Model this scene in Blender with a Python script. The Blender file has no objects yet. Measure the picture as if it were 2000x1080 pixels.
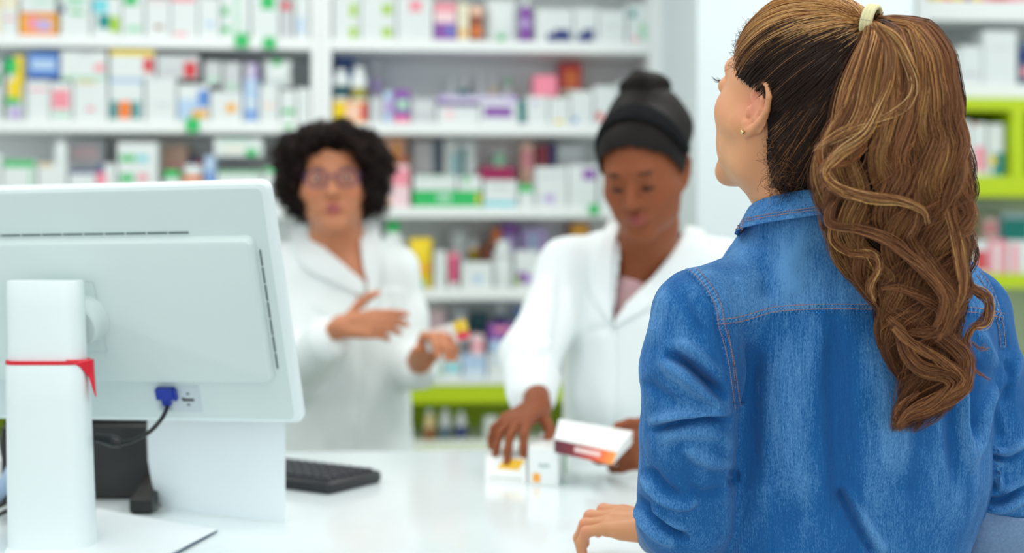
import bpy, math, random
import numpy as np
from mathutils import Vector, Matrix
from mathutils.bvhtree import BVHTree
random.seed(7); rng = np.random.default_rng(7)
SC = bpy.context.scene
COL = SC.collection
# ---------------------------------------------------------------- frame of reference
F = 2778.0; HZ = 450.0; ZC = 1.40            # focal length in pixels of a 2000 px wide frame, eye height
PSI = math.atan(.0937)                        # the camera looks slightly right of straight at the shelves
CP, SP = math.cos(PSI), math.sin(PSI)
def W(p):
    """lens frame (right, away, up) -> room frame"""
    p = np.asarray(p, float)
    return np.stack([p[..., 0]*CP + p[..., 1]*SP, -p[..., 0]*SP + p[..., 1]*CP, p[..., 2]], -1)
def P(px, py, d):
    return np.array([(px-1000)/F*d, d, ZC-(py-HZ)/F*d])
def on_plane(px, py, Y):
    """room x, z where the sight line meets the plane y = Y"""
    a = (px-1000)/F
    t = Y/(CP - a*SP)
    return (a*CP+SP)*t, ZC-(py-HZ)/F*t
# ---------------------------------------------------------------- materials
def srgb(r, g, b):
    return tuple(((c/255)/12.92 if c/255 <= .04045 else ((c/255+.055)/1.055)**2.4) for c in (r, g, b))
MATS = {}
def mat(name, rgb, rough=.5, metal=0, spec=.5, attr=False, sss=0, bump=None, sheen=0, noise=None, trans=0, emit=0, coat=0):
    if name in MATS: return MATS[name]
    m = bpy.data.materials.new(name); m.use_nodes = True
    nt = m.node_tree; b = nt.nodes['Principled BSDF']
    c = (*srgb(*rgb), 1)
    b.inputs['Base Color'].default_value = c
    b.inputs['Roughness'].default_value = rough
    b.inputs['Metallic'].default_value = metal
    b.inputs['Specular IOR Level'].default_value = spec
    b.inputs['Coat Weight'].default_value = coat
    if sss:
        b.inputs['Subsurface Weight'].default_value = sss
        b.inputs['Subsurface Radius'].default_value = (1, .35, .2)
        b.inputs['Subsurface Scale'].default_value = .008
    if sheen: b.inputs['Sheen Weight'].default_value = sheen
    if trans: b.inputs['Transmission Weight'].default_value = trans
    if emit:
        b.inputs['Emission Color'].default_value = c; b.inputs['Emission Strength'].default_value = emit
    src = None
    if attr:
        a = nt.nodes.new('ShaderNodeAttribute'); a.attribute_name = 'Col'
        nt.links.new(a.outputs['Color'], b.inputs['Base Color']); src = a.outputs['Color']
    if noise:      # (scale, amount): mottling of the base colour
        tc = nt.nodes.new('ShaderNodeTexCoord')
        n = nt.nodes.new('ShaderNodeTexNoise'); n.inputs['Scale'].default_value = noise[0]; n.inputs['Detail'].default_value = 4
        nt.links.new(tc.outputs['Object'], n.inputs['Vector'])
        mr = nt.nodes.new('ShaderNodeMapRange'); mr.inputs['From Min'].default_value = .3; mr.inputs['From Max'].default_value = .7
        mr.inputs['To Min'].default_value = 1-noise[1]; mr.inputs['To Max'].default_value = 1+noise[1]
        nt.links.new(n.outputs['Fac'], mr.inputs['Value'])
        mx = nt.nodes.new('ShaderNodeMix'); mx.data_type = 'RGBA'; mx.blend_type = 'MULTIPLY'; mx.inputs['Factor'].default_value = 1
        if src: nt.links.new(src, mx.inputs['A'])
        else: mx.inputs['A'].default_value = c
        nt.links.new(mr.outputs['Result'], mx.inputs['B'])
        nt.links.new(mx.outputs['Result'], b.inputs['Base Color'])
    if bump:       # (scale, strength, distance)
        tc = nt.nodes.new('ShaderNodeTexCoord')
        n = nt.nodes.new('ShaderNodeTexNoise'); n.inputs['Scale'].default_value = bump[0]; n.inputs['Detail'].default_value = 3
        nt.links.new(tc.outputs['Object'], n.inputs['Vector'])
        bp = nt.nodes.new('ShaderNodeBump'); bp.inputs['Strength'].default_value = bump[1]; bp.inputs['Distance'].default_value = bump[2]
        nt.links.new(n.outputs['Fac'], bp.inputs['Height']); nt.links.new(bp.outputs['Normal'], b.inputs['Normal'])
    MATS[name] = m
    return m
def cmat(rgb, rough=.45):
    return mat('paint_%d_%d_%d_%d' % (*rgb, int(rough*100)), rgb, rough)
# ---------------------------------------------------------------- objects
def tagset(o, label=None, cat=None, group=None, kind=None):
    if label: o['label'] = label
    if cat: o['category'] = cat
    if group: o['group'] = group
    if kind: o['kind'] = kind
    return o
def empty(name, loc, label=None, cat=None, group=None):
    """loc in room coordinates"""
    o = bpy.data.objects.new(name, None); COL.objects.link(o); o.location = loc
    o.empty_display_size = .05
    o['_w'] = [float(v) for v in loc]
    return tagset(o, label, cat, group)
def wloc(o): return np.array(o['_w'])
def mesh_obj(name, verts, faces, mats, parent=None, smooth=False, origin=None, midx=None, room=True, attr=None):
    """verts in room coordinates (room=True) or in the lens frame"""
    v = np.asarray(verts, float).reshape(-1, 3)
    if not room: v = W(v)
    if origin is None:
        origin = wloc(parent) if parent is not None else np.array([(v[:, 0].min()+v[:, 0].max())/2, (v[:, 1].min()+v[:, 1].max())/2, v[:, 2].min()])
    origin = np.asarray(origin, float)
    me = bpy.data.meshes.new(name)
    if isinstance(faces, np.ndarray):
        f = faces.astype(np.int32); k = f.shape[1]
        me.vertices.add(len(v)); me.vertices.foreach_set('co', (v-origin).astype(np.float32).ravel())
        me.loops.add(f.size); me.loops.foreach_set('vertex_index', f.ravel())
        me.polygons.add(len(f)); me.polygons.foreach_set('loop_start', np.arange(0, f.size, k, dtype=np.int32))
        try: me.polygons.foreach_set('loop_total', np.full(len(f), k, dtype=np.int32))
        except Exception: pass
        me.update(calc_edges=True); me.validate()
    else:
        me.from_pydata([tuple(a) for a in (v-origin)], [], faces); me.update()
    for m in (mats if isinstance(mats, (list, tuple)) else [mats]): me.materials.append(m)
    if midx is not None: me.polygons.foreach_set('material_index', np.asarray(midx, dtype=np.int32))
    if smooth: me.polygons.foreach_set('use_smooth', np.ones(len(me.polygons), dtype=bool))
    if attr is not None:
        ca = me.color_attributes.new('Col', 'FLOAT_COLOR', 'POINT')
        a = np.ones((len(v), 4), np.float32); a[:, :3] = attr; ca.data.foreach_set('color', a.ravel())
    o = bpy.data.objects.new(name, me); COL.objects.link(o)
    o['_w'] = [float(x) for x in origin]
    if parent is not None:
        o.parent = parent; o.location = origin-wloc(parent)
    else: o.location = origin
    return o
class MB:
    """collects simple solids into one mesh"""
    def __init__(s): s.v = []; s.f = []; s.m = []
    def add(s, v, f, m=0):
        b = len(s.v); s.v += [tuple(map(float, a)) for a in v]
        s.f += [tuple(b+i for i in q) for q in f]; s.m += [m]*len(f); return s
    def hexa(s, c, m=0):
        return s.add(c, [(0, 3, 2, 1), (4, 5, 6, 7), (0, 1, 5, 4), (1, 2, 6, 5), (2, 3, 7, 6), (3, 0, 4, 7)], m)
    def box(s, x0, x1, y0, y1, z0, z1, m=0):
        return s.hexa([(x0, y0, z0), (x1, y0, z0), (x1, y1, z0), (x0, y1, z0), (x0, y0, z1), (x1, y0, z1), (x1, y1, z1), (x0, y1, z1)], m)
    def bbox(s, x0, x1, y0, y1, z0, z1, r, m=0, T=None, seg=3):
        """box with rounded vertical corners and small top/bottom chamfer"""
        pts = []
        for cx, cy, a0 in ((x1-r, y1-r, 0), (x0+r, y1-r, 90), (x0+r, y0+r, 180), (x1-r, y0+r, 270)):
            for k in range(seg+1):
                a = math.radians(a0+90*k/seg); pts.append((cx, cy, math.cos(a), math.sin(a)))
        ch = min(r*.5, (z1-z0)*.3); rings = []
        for z, rr in ((z0, r-ch), (z0+ch, r), (z1-ch, r), (z1, r-ch)):
            rings.append([(cx+ca*rr, cy+sa*rr, z) for cx, cy, ca, sa in pts])
        return s.loft(rings, m, cap=True, T=T)
    def loft(s, rings, m=0, cap=True, closed=True, T=None):
        n = len(rings[0]); v = [p for r in rings for p in r]
        if T is not None: v = [T(p) for p in v]
        f = []
        for i in range(len(rings)-1):
            for j in range(n if closed else n-1):
                k = (j+1) % n; f.append((i*n+j, i*n+k, (i+1)*n+k, (i+1)*n+j))
        if cap: f.append(tuple(range(n))[::-1]); f.append(tuple((len(rings)-1)*n+j for j in range(n)))
        return s.add(v, f, m)
    def lathe(s, prof, c, n=20, m=0, T=None):
        rings = [[(c[0]+r*math.cos(2*math.pi*k/n), c[1]+r*math.sin(2*math.pi*k/n), c[2]+z) for k in range(n)] for r, z in prof]
        return s.loft(rings, m, T=T)
    def tube(s, path, rad, n=8, m=0, cap=True):
        path = np.asarray(path, float); N = len(path)
        rad = np.full(N, rad) if np.isscalar(rad) else np.asarray(rad)
        v, f = tubes(path[None], rad[None], n)
        f = [tuple(q) for q in f]
        if cap: f += [tuple(range(n))[::-1], tuple((N-1)*n+j for j in range(n))]
        return s.add(v, f, m)
    def build(s, name, mats, parent=None, smooth=False, room=True, origin=None, angle=None):
        o = mesh_obj(name, s.v, s.f, mats, parent, smooth, origin, s.m, room)
        if angle:
            o.data.polygons.foreach_set('use_smooth', np.ones(len(o.data.polygons), dtype=bool))
            o.data.set_sharp_from_angle(angle=math.radians(angle))
        return o
def tubes(paths, rads, n=3):
    """paths (S,N,3), rads (S,N) -> verts, quads"""
    S, N, _ = paths.shape
    t = np.gradient(paths, axis=1); t /= np.linalg.norm(t, axis=2, keepdims=True)+1e-12
    ref = np.array([0.13, 0.31, .94]); ref /= np.linalg.norm(ref)
    # parallel-ish frame
    a = np.cross(t, ref); bad = np.linalg.norm(a, axis=2) < .15
    a[bad] = np.cross(t[bad], np.array([1., 0, 0])); a /= np.linalg.norm(a, axis=2, keepdims=True)+1e-12
    for i in range(1, N):
        x = a[:, i-1]-np.sum(a[:, i-1]*t[:, i], 1, keepdims=True)*t[:, i]
        a[:, i] = x/(np.linalg.norm(x, axis=1, keepdims=True)+1e-12)
    b = np.cross(t, a)
    ang = np.arange(n)*2*np.pi/n
    v = paths[:, :, None, :]+rads[:, :, None, None]*(np.cos(ang)[None, None, :, None]*a[:, :, None, :]+np.sin(ang)[None, None, :, None]*b[:, :, None, :])
    idx = np.arange(S*N*n).reshape(S, N, n)
    i0 = idx[:, :-1, :]; i1 = idx[:, 1:, :]
    q = np.stack([i0, np.roll(i0, -1, 2), np.roll(i1, -1, 2), i1], -1).reshape(-1, 4)
    return v.reshape(-1, 3), q
def spline(pts, n, closed=False):
    """Catmull-Rom through points, resampled to n by chord length"""
    p = np.asarray(pts, float)
    if len(p) == 2: return p[0]+(p[1]-p[0])*np.linspace(0, 1, n)[:, None]
    e = np.vstack([2*p[0]-p[1], p, 2*p[-1]-p[-2]]); out = []
    for i in range(1, len(e)-2):
        t = np.linspace(0, 1, 24, endpoint=False)[:, None]
        a, b, c, d = e[i-1], e[i], e[i+1], e[i+2]
        out.append(.5*((2*b)+(c-a)*t+(2*a-5*b+4*c-d)*t*t+(3*b-a-3*c+d)*t**3))
    out = np.vstack(out+[p[-1:]])
    s = np.r_[0, np.cumsum(np.linalg.norm(np.diff(out, axis=0), axis=1))]
    q = np.linspace(0, s[-1], n)
    return np.stack([np.interp(q, s, out[:, k]) for k in range(out.shape[1])], 1)
def subsurf(o, lv):
    m = o.modifiers.new('Subdivision', 'SUBSURF'); m.levels = lv; m.render_levels = lv; return o
def bevel(o, w, seg=2):
    m = o.modifiers.new('Bevel', 'BEVEL'); m.width = w; m.segments = seg; m.limit_method = 'ANGLE'; return o
# ---------------------------------------------------------------- implicit surfaces (for bodies and clothes)
def rc(a, b, r1, r2, k=None):
    return ('rc', np.asarray(a, float), np.asarray(b, float), r1, r2, k)
def el(c, r, R=None, k=None):
    return ('el', np.asarray(c, float), np.asarray(r, float), None if R is None else np.asarray(R, float), None, k)
def rbx(c, r, R, rad, k=None):
    return ('bx', np.asarray(c, float), np.asarray(r, float), np.asarray(R, float), rad, k)
def ev(p, q):
    t = q[0]
    if t == 'rc':
        a, b, r1, r2 = q[1:5]; ba = b-a; L = float(ba@ba)+1e-12
        h = np.clip(((p-a)@ba)/L, 0, 1)
        return np.linalg.norm(p-a-h[:, None]*ba, axis=1)-(r1+(r2-r1)*h)
    if t == 'el':
        x = p-q[1]
        if q[3] is not None: x = x@q[3].T
        k0 = np.linalg.norm(x/q[2], axis=1); k1 = np.linalg.norm(x/q[2]**2, axis=1)+1e-9
        return k0*(k0-1)/k1
    if t == 'bx':
        x = (p-q[1])@q[3].T; d = np.abs(x)-q[2]+q[4]
        return np.linalg.norm(np.maximum(d, 0), axis=1)+np.minimum(d.max(1), 0)-q[4]
def bound(q):
    if q[0] == 'rc': return (q[1]+q[2])/2, np.linalg.norm(q[1]-q[2])/2+max(q[3], q[4])
    if q[0] == 'el': return q[1], max(q[2])
    return q[1], np.linalg.norm(q[2])
def smin(a, b, k):
    if k <= 0: return np.minimum(a, b)
    h = np.maximum(k-np.abs(a-b), 0)/k
    return np.minimum(a, b)-h*h*k*.25
def smax(a, b, k): return -smin(-a, -b, k)
def evalsdf(groups, p, c, R):
    """groups: list of (op, k, [prims]); op '+' joins, '-' carves; the last prim field overrides k inside a group"""
    tot = np.full(len(p), 1.0)
    for op, k, prims in groups:
        g = None
        for q in prims:
            bc, br = bound(q)
            if np.linalg.norm(bc-c) > br+R+.06: continue
            v = ev(p, q); kk = q[5] if q[5] is not None else k
            g = v if g is None else smin(g, v, kk)
        if g is None: continue
        tot = smin(tot, g, k) if op == '+' else smax(tot, -g, k)
    return tot
def surface(groups, lo, hi, h, disp=None):
    """naive surface nets, evaluated only near the surface"""
    lo = np.asarray(lo, float); B = 16
    nb = np.ceil((np.asarray(hi)-lo)/(h*B)).astype(int); dims = nb*B+1
    g = np.full(dims, 1.0, np.float32)
    off = np.stack(np.meshgrid(*[np.arange(B+1)]*3, indexing='ij'), -1).reshape(-1, 3)
    half = B*h*.5; Rb = half*math.sqrt(3)
    for i in range(nb[0]):
        for j in range(nb[1]):
            cs = lo+(np.array([[i, j, k] for k in range(nb[2])])+.5)*B*h
            cv = evalsdf(groups, cs, cs.mean(0), np.linalg.norm(cs[0]-cs[-1])/2+Rb)
            for k in range(nb[2]):
                sl = (slice(i*B, i*B+B+1), slice(j*B, j*B+B+1), slice(k*B, k*B+B+1))
                if cv[k] > Rb*1.1+.03: continue
                if cv[k] < -Rb*1.6-.03: g[sl] = -1; continue
                p = lo+(off+np.array([i, j, k])*B)*h
                v = evalsdf(groups, p, cs[k], Rb)
                if disp is not None: v = v+disp(p)
                g[sl] = v.reshape((B+1,)*3)
    s = g < 0
    A = dims-1
    cnt = np.zeros(A, np.int8)
    for dx in (0, 1):
        for dy in (0, 1):
            for dz in (0, 1): cnt += s[dx:dx+A[0], dy:dy+A[1], dz:dz+A[2]]
    act = (cnt > 0) & (cnt < 8)
    ids = np.full(A, -1, np.int64); idx = np.argwhere(act); ids[act] = np.arange(len(idx))
    acc = np.zeros((len(idx), 3)); n = np.zeros(len(idx))
    cor = [(a, b, c) for a in (0, 1) for b in (0, 1) for c in (0, 1)]
    for a in cor:
        for ax in range(3):
            if a[ax]: continue
            b = list(a); b[ax] = 1
            va = g[tuple((idx+a).T)]; vb = g[tuple((idx+np.array(b)).T)]
            cr = (va < 0) != (vb < 0)
            t = np.where(cr, va/(va-vb+1e-20), 0)
            pt = np.repeat(np.array(a, float)[None], len(idx), 0); pt[:, ax] += t
            acc += pt*cr[:, None]; n += cr
    verts = lo+(idx+acc/n[:, None])*h
    faces = []
    for ax in range(3):
        sa = [slice(None)]*3; sb = [slice(None)]*3; sa[ax] = slice(0, -1); sb[ax] = slice(1, None)
        cr = s[tuple(sa)] != s[tuple(sb)]; e = np.argwhere(cr)
        inside = s[tuple(e.T)]
        u, w = [(1, 2), (2, 0), (0, 1)][ax]
        ok = (e[:, u] > 0) & (e[:, w] > 0) & (e[:, u] < A[u]) & (e[:, w] < A[w]); e = e[ok]; inside = inside[ok]
        c = []
        for du, dw in ((0, 0), (-1, 0), (-1, -1), (0, -1)):
            q = e.copy(); q[:, u] += du; q[:, w] += dw; c.append(ids[tuple(q.T)])
        qd = np.stack(c, 1); qd[~inside] = qd[~inside][:, ::-1]; faces.append(qd)
    f = np.vstack(faces); f = f[(f >= 0).all(1)]
    return verts, f
def vnormals(v, f):
    n = np.zeros_like(v); a = v[f[:, 0]]; b = v[f[:, 1]]; c = v[f[:, 2]]; d = v[f[:, -1]]
    fn = np.cross(c-a, d-b)
    for k in range(f.shape[1]): np.add.at(n, f[:, k], fn)
    return n/(np.linalg.norm(n, axis=1, keepdims=True)+1e-12)
def relax(v, f, it=1, w=.5):
    for _ in range(it):
        s = np.zeros_like(v); c = np.zeros(len(v))
        k = f.shape[1]
        for a in range(k):
            b = (a+1) % k
            np.add.at(s, f[:, a], v[f[:, b]]); np.add.at(c, f[:, a], 1)
            np.add.at(s, f[:, b], v[f[:, a]]); np.add.at(c, f[:, b], 1)
        v = v*(1-w)+w*s/np.maximum(c, 1)[:, None]
    return v
def subdivide(v, f, it=1):
    """midpoint split of quads followed by a light relax"""
    for _ in range(it):
        n = len(v); e = np.sort(np.stack([f, np.roll(f, -1, 1)], -1).reshape(-1, 2), 1)
        ue, inv = np.unique(e[:, 0]*n+e[:, 1], return_inverse=True)
        em = (v[ue//n]+v[ue % n])/2; fc = v[f].mean(1)
        ei = inv.reshape(-1, 4)+n; ci = np.arange(len(f))+n+len(ue)
        v = np.vstack([v, em, fc])
        f = np.vstack([np.stack([f[:, k], ei[:, k], ci, ei[:, k-1]], 1) for k in range(4)])
        v = relax(v, f, 1, .5)
    return v, f
def bvh_of(v, f): return BVHTree.FromPolygons([tuple(a) for a in v], [tuple(int(i) for i in a) for a in f])
def cast(bvh, px, py, d0=.5):
    dr = Vector((float(px-1000)/F, 1, -float(py-HZ)/F)); dn = dr.normalized()
    o = Vector((0, 0, ZC))+dr*d0
    h = bvh.ray_cast(o, dn)
    return (None, None) if h[0] is None else (np.array(h[0]), np.array(h[1]))
def seg_dist(p, line):
    """distance of 2D points to a polyline, with side sign and arc position"""
    best = np.full(len(p), 1e9); sg = np.zeros(len(p)); tt = np.zeros(len(p)); acc = 0
    L = [np.linalg.norm(line[i+1]-line[i]) for i in range(len(line)-1)]; tot = sum(L)
    for i in range(len(line)-1):
        a, b = line[i], line[i+1]; ba = b-a
        h = np.clip(((p-a)@ba)/(ba@ba+1e-12), 0, 1)
        d = p-a-h[:, None]*ba; q = np.linalg.norm(d, axis=1)
        m = q < best; best[m] = q[m]
        sg[m] = np.sign(ba[0]*d[m, 1]-ba[1]*d[m, 0]); tt[m] = (acc+h[m]*L[i])/tot
        acc += L[i]
    return best, sg, tt
def to_px(v):
    return np.stack([1000+F*v[:, 0]/v[:, 1], HZ-F*(v[:, 2]-ZC)/v[:, 1]], 1)
# ================================================================ the shop
YS = 4.2                                     # plane of the shelf fronts
WHITE = mat('white_laminate', (243, 246, 245), .35)
WALLM = mat('wall_paint', (226, 235, 238), .7, bump=(60, .05, .002))
def struct(o, name=None):
    o['kind'] = 'structure'; return o
def sbox(name, x0, x1, y0, y1, z0, z1, m):
    return struct(MB().box(x0, x1, y0, y1, z0, z1).build(name, m))
FLOORM = mat('floor_tile', (205, 208, 204), .3, noise=(3, .04))
CEILM = mat('ceiling_paint', (240, 242, 241), .8)
sbox('floor', -3.6, 4.4, -3.2, 4.9, -.05, 0, FLOORM)
sbox('ceiling', -3.6, 4.4, -3.2, 4.9, 2.9, 2.95, CEILM)
sbox('wall_back', -3.6, 4.4, 4.62, 4.7, 0, 2.9, WALLM)
sbox('wall_left', -3.68, -3.6, -3.2, 4.7, 0, 2.9, WALLM)
sbox('wall_right', 4.4, 4.48, -3.2, 4.7, 0, 2.9, WALLM)
# shopfront behind the camera: sill, head and mullions, glass between
sf = MB()
sf.box(-3.6, 4.4, -3.28, -3.2, 0, .35).box(-3.6, 4.4, -3.28, -3.2, 2.6, 2.9)
for x in (-3.6, -1.0, 1.6, 4.32): sf.box(x, x+.08, -3.28, -3.2, .35, 2.6)
struct(sf.build('wall_front', WALLM))
x0, _ = on_plane(1362, 400, 3.72); x1 = on_plane(1786, 400, 3.72)[0]
sbox('wall_pier', x0, x1, 3.72, 4.62, 0, 2.9, WALLM)

# ---- shelf heights from the lips
def rowz(yb, px=960): return on_plane(px, yb, YS)[1]
TH = .034
ROW = {k: rowz(y)+TH for k, y in (('S', -62), ('T', 101), ('B', 263), ('C', 426), ('D', 586))}   # top faces
ZE = rowz(738)                                # top of the lime lower cabinet
GREYP = mat('back_panel_grey', (246, 250, 249), .6, noise=(400, .03))
LIME = mat('lime_laminate', (190, 214, 8), .4)
xa = on_plane(-260, 300, YS)[0]; xm0 = on_plane(608, 300, YS)[0]; xm = on_plane(626, 300, YS)[0]
xm1 = on_plane(646, 300, YS)[0]; xr0 = on_plane(1268, 300, YS)[0]; xr1 = on_plane(1304, 300, YS)[0]
def shelf_unit(label, X0, X1, x0, x1, rows, zlo, ztop=2.45):
    """X0..X1 outer, x0..x1 between the side panels"""
    t = empty('shelving_unit', ((X0+X1)/2, YS+.2, 0), label, 'shelving', 'white wall shelving')
    for a, b in ((X0, x0), (x1, X1)):
        MB().box(a, b, YS, YS+.4, 0, ztop).build('side_panel', WHITE, t)
    MB().box(x0, x1, YS+.295, YS+.31, zlo, ztop).build('back_panel', GREYP, t)
    for z in rows: bevel(MB().box(x0+.0005, x1-.0005, YS+.004, YS+.2945, z-TH, z).build('shelf', WHITE, t), .003)
    return t
rows = [ROW[k] for k in 'STBCD']
ul = shelf_unit('tall white shelving behind the monitor, packed with medicine boxes', xa, xm-.001, xa+.03, xm0, rows, ZE)
ur = shelf_unit('tall white shelving behind the two pharmacists, packed with medicine boxes', xm+.001, xr1, xm1, xr0, rows, ZE)
# lime cupboard underneath
def lime_base(label, x0, x1):
    t = empty('lime_base_cabinet', ((x0+x1)/2, YS+.2, 0), label, 'cabinet', 'lime base cabinets')
    zb = rowz(786); zi = rowz(862)
    MB().box(x0, x1, YS-.01, YS+.37, ZE-.018, ZE).build('top_panel', WHITE, t)
    MB().box(x0, x1, YS-.006, YS+.02, zb, ZE-.018).build('fascia', LIME, t)
    b = MB(); b.box(x0, x0+.02, YS+.02, YS+.36, 0, ZE-.018); b.box(x1-.02, x1, YS+.02, YS+.36, 0, ZE-.018); b.box(x0+.02, x1-.02, YS+.34, YS+.36, 0, ZE-.018)
    b.build('carcass', LIME, t)
    MB().box(x0+.021, x1-.021, YS+.021, YS+.339, zi-.03, zi).build('shelf', WHITE, t)
    MB().box(x0+.021, x1-.021, YS, YS+.02, .08, zi-.031).build('door', LIME, t)
    return zi
ZI = lime_base('lime green cupboard under the shelves behind the monitor', xa+.035, xm0-.005)
lime_base('lime green cupboard with open niche under the shelves between the pharmacists', xm1+.005, xr0-.005)

# ================================================================ products
C = dict(w=(228, 234, 233), cr=(240, 232, 205), g=(40, 190, 100), lg=(170, 220, 190), dg=(14, 90, 60), b=(90, 140, 215), nb=(35, 50, 120), lb=(185, 210, 238),
         t=(0, 140, 140), dt=(10, 80, 90), r=(215, 50, 60), pk=(245, 150, 165), hp=(250, 140, 165), mg=(205, 30, 110), o=(245, 130, 50), am=(245, 175, 40), y=(242, 210, 10),
         p=(140, 80, 170), lp=(195, 175, 225), br=(150, 80, 50), gy=(205, 208, 210), dgy=(90, 110, 130), lm=(165, 205, 40), tan=(225, 200, 150), cy=(120, 215, 225), mr=(150, 40, 60), bl=(25, 35, 40), ps=(250, 205, 180), ol=(160, 150, 40), lpk=(248, 215, 220))
CN = dict(w='white', cr='cream', g='green', lg='pale green', dg='dark green', b='blue', nb='navy', lb='light blue', t='teal', dt='dark teal', r='red', pk='pink', hp='bright pink', mg='magenta', o='orange',
          am='amber', y='yellow', p='purple', lp='lilac', br='brown', gy='pale grey', dgy='slate grey', lm='lime', lpk='pale pink', tan='tan', cy='cyan', mr='dark red', bl='black', ps='peach', ol='olive')
# (x0, x1, ytop, ybottom|0 = on the shelf, colour, [(fx0, fx1, fy0, fy1, colour)...], kind, back)
A = {}
A['LT'] = [
 (-34, 2, -12, 0, 'cr', [(.1, .9, .1, .3, 'tan')], 'box', 0), (3, 35, -8, 0, 'w', [(0, 1, 0, .35, 'cr'), (.2, .8, .55, .62, 'pk')], 'box', 0),
 (38, 112, 24, 0, 'am', [(0, 1, 0, .12, 'o'), (.2, .5, .2, .75, 'pk'), (.45, .85, .3, .8, 'lp'), (0, 1, .88, 1, 'o')], 'box', 0),
 (40, 114, -22, 23, 'w', [(0, 1, 0, .2, 'lg'), (.93, 1, 0, 1, 'dg'), (.3, .8, .5, .62, 'lg')], 'box', 0),
 (118, 176, -14, 0, 'w', [(0, .14, .3, .47, 'nb'), (.3, .8, .43, .5, 'g'), (.2, .8, .1, .3, 'lg')], 'box', 0),
 (180, 236, -6, 0, 'w', [(0, .55, .05, .4, 'cy'), (.2, .62, .45, .8, 't'), (.62, .95, .5, .9, 'lm')], 'box', 0),
 (238, 281, -10, 0, 'w', [(.1, .7, 0, .25, 'g'), (.2, .9, .75, .9, 'lg')], 'box', 0),
 (284, 332, -3, 0, 'w', [(.4, .7, .7, .8, 'br'), (.1, .9, .05, .12, 'lpk')], 'box', 0), (334, 386, -9, 0, 'w', [(.0, .9, 0, .15, 'pk'), (.1, .6, .9, .97, 'pk')], 'box', 0),
 (388, 429, -5, 0, 'w', [(.35, .7, .6, .75, 'lb')], 'box', 0), (431, 487, -12, 0, 'w', [(.05, .25, .3, .5, 'g'), (.05, .3, .75, .9, 'g'), (.5, .6, 0, 1, 'lg')], 'box', 0),
 (490, 545, -14, 0, 'w', [(.35, .85, .0, .36, 'g')], 'box', 0), (547, 573, -4, 0, 'gy', [(.1, .8, .1, .3, 'r')], 'box', 0), (576, 605, -8, 0, 'w', [(.2, .6, .5, .9, 'lb')], 'box', 0)]
A['LB'] = [
 (-30, 2, 120, 0, 'w', [(.1, .9, .2, .4, 'g')], 'box', 0),
 (5, 47, 105, 0, 'w', [(0, .5, 0, .3, 'dt'), (.55, 1, 0, .45, 'y'), (.25, .9, .4, .7, 'y'), (.1, .7, .08, .3, 'g'), (.1, .8, .66, .76, 'g'), (.4, .8, .8, 1, 'lp')], 'bag', 0),
 (52, 97, 157, 0, 'w', [(.1, .9, .2, .26, 'pk')], 'box', 0), (99, 140, 160, 0, 'w', [(.05, .9, .2, .7, 'pk'), (.1, .9, .8, .9, 'lg')], 'box', 0),
 (143, 210, 156, 0, 'w', [(.1, .65, 0, .1, 'tan'), (.4, .6, .66, .76, 'pk')], 'box', 0),
 (214, 280, 152, 0, 'w', [(0, 1, 0, .12, 'lb'), (.03, .25, .55, .95, 't'), (.65, .9, .55, .95, 't'), (.27, .63, .54, .95, 'o')], 'box', 0),
 (284, 344, 153, 0, 'w', [(.3, .8, .6, .65, 'gy')], 'box', 0),
 (347, 408, 165, 0, 'w', [(0, .7, .4, .95, 'lb'), (.65, 1, .15, .6, 'b'), (.45, .95, .7, .9, 'am')], 'box', 0),
 (411, 473, 178, 0, 'w', [(.5, .8, .4, .7, 'am')], 'box', 0), (476, 504, 155, 0, 'lb', [(.1, .9, .5, .6, 'w'), (.2, .8, .75, .95, 'b')], 'box', 0),
 (507, 544, 168, 0, 'w', [(.3, .7, .5, .6, 'ps')], 'box', 0), (547, 578, 176, 0, 'w', [(.15, .9, .6, .75, 'g')], 'box', 0), (580, 606, 172, 0, 'w', [], 'box', 0),
 (55, 114, 103, 156, 'b', [(.1, .9, .25, .6, 'lb'), (0, 1, .85, 1, 'nb')], 'box', 0),
 (118, 208, 99, 155, 'w', [(0, 1, .88, 1, 'lg'), (.75, .95, .45, .7, 'pk'), (.4, .7, .05, .15, 'gy')], 'box', 0),
 (214, 302, 94, 151, 'w', [(0, 1, 0, .22, 'y'), (.75, .97, .3, .8, 'r')], 'box', 0),
 (306, 388, 107, 152, 'gy', [(.65, .95, .3, .95, 'r'), (.05, .6, .3, .4, 'w')], 'box', 0),
 (400, 432, 120, 164, 'gy', [(.1, .9, .7, .85, 'lg')], 'box', 0), (436, 470, 122, 177, 'gy', [(.2, .8, .75, .9, 'lg')], 'box', 0), (478, 502, 124, 154, 'lp', [(.1, .6, .1, .9, 'gy')], 'box', 0),
 (512, 570, 115, 167, 'w', [(.35, .65, 0, .2, 'g')], 'bag', 0)]
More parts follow.
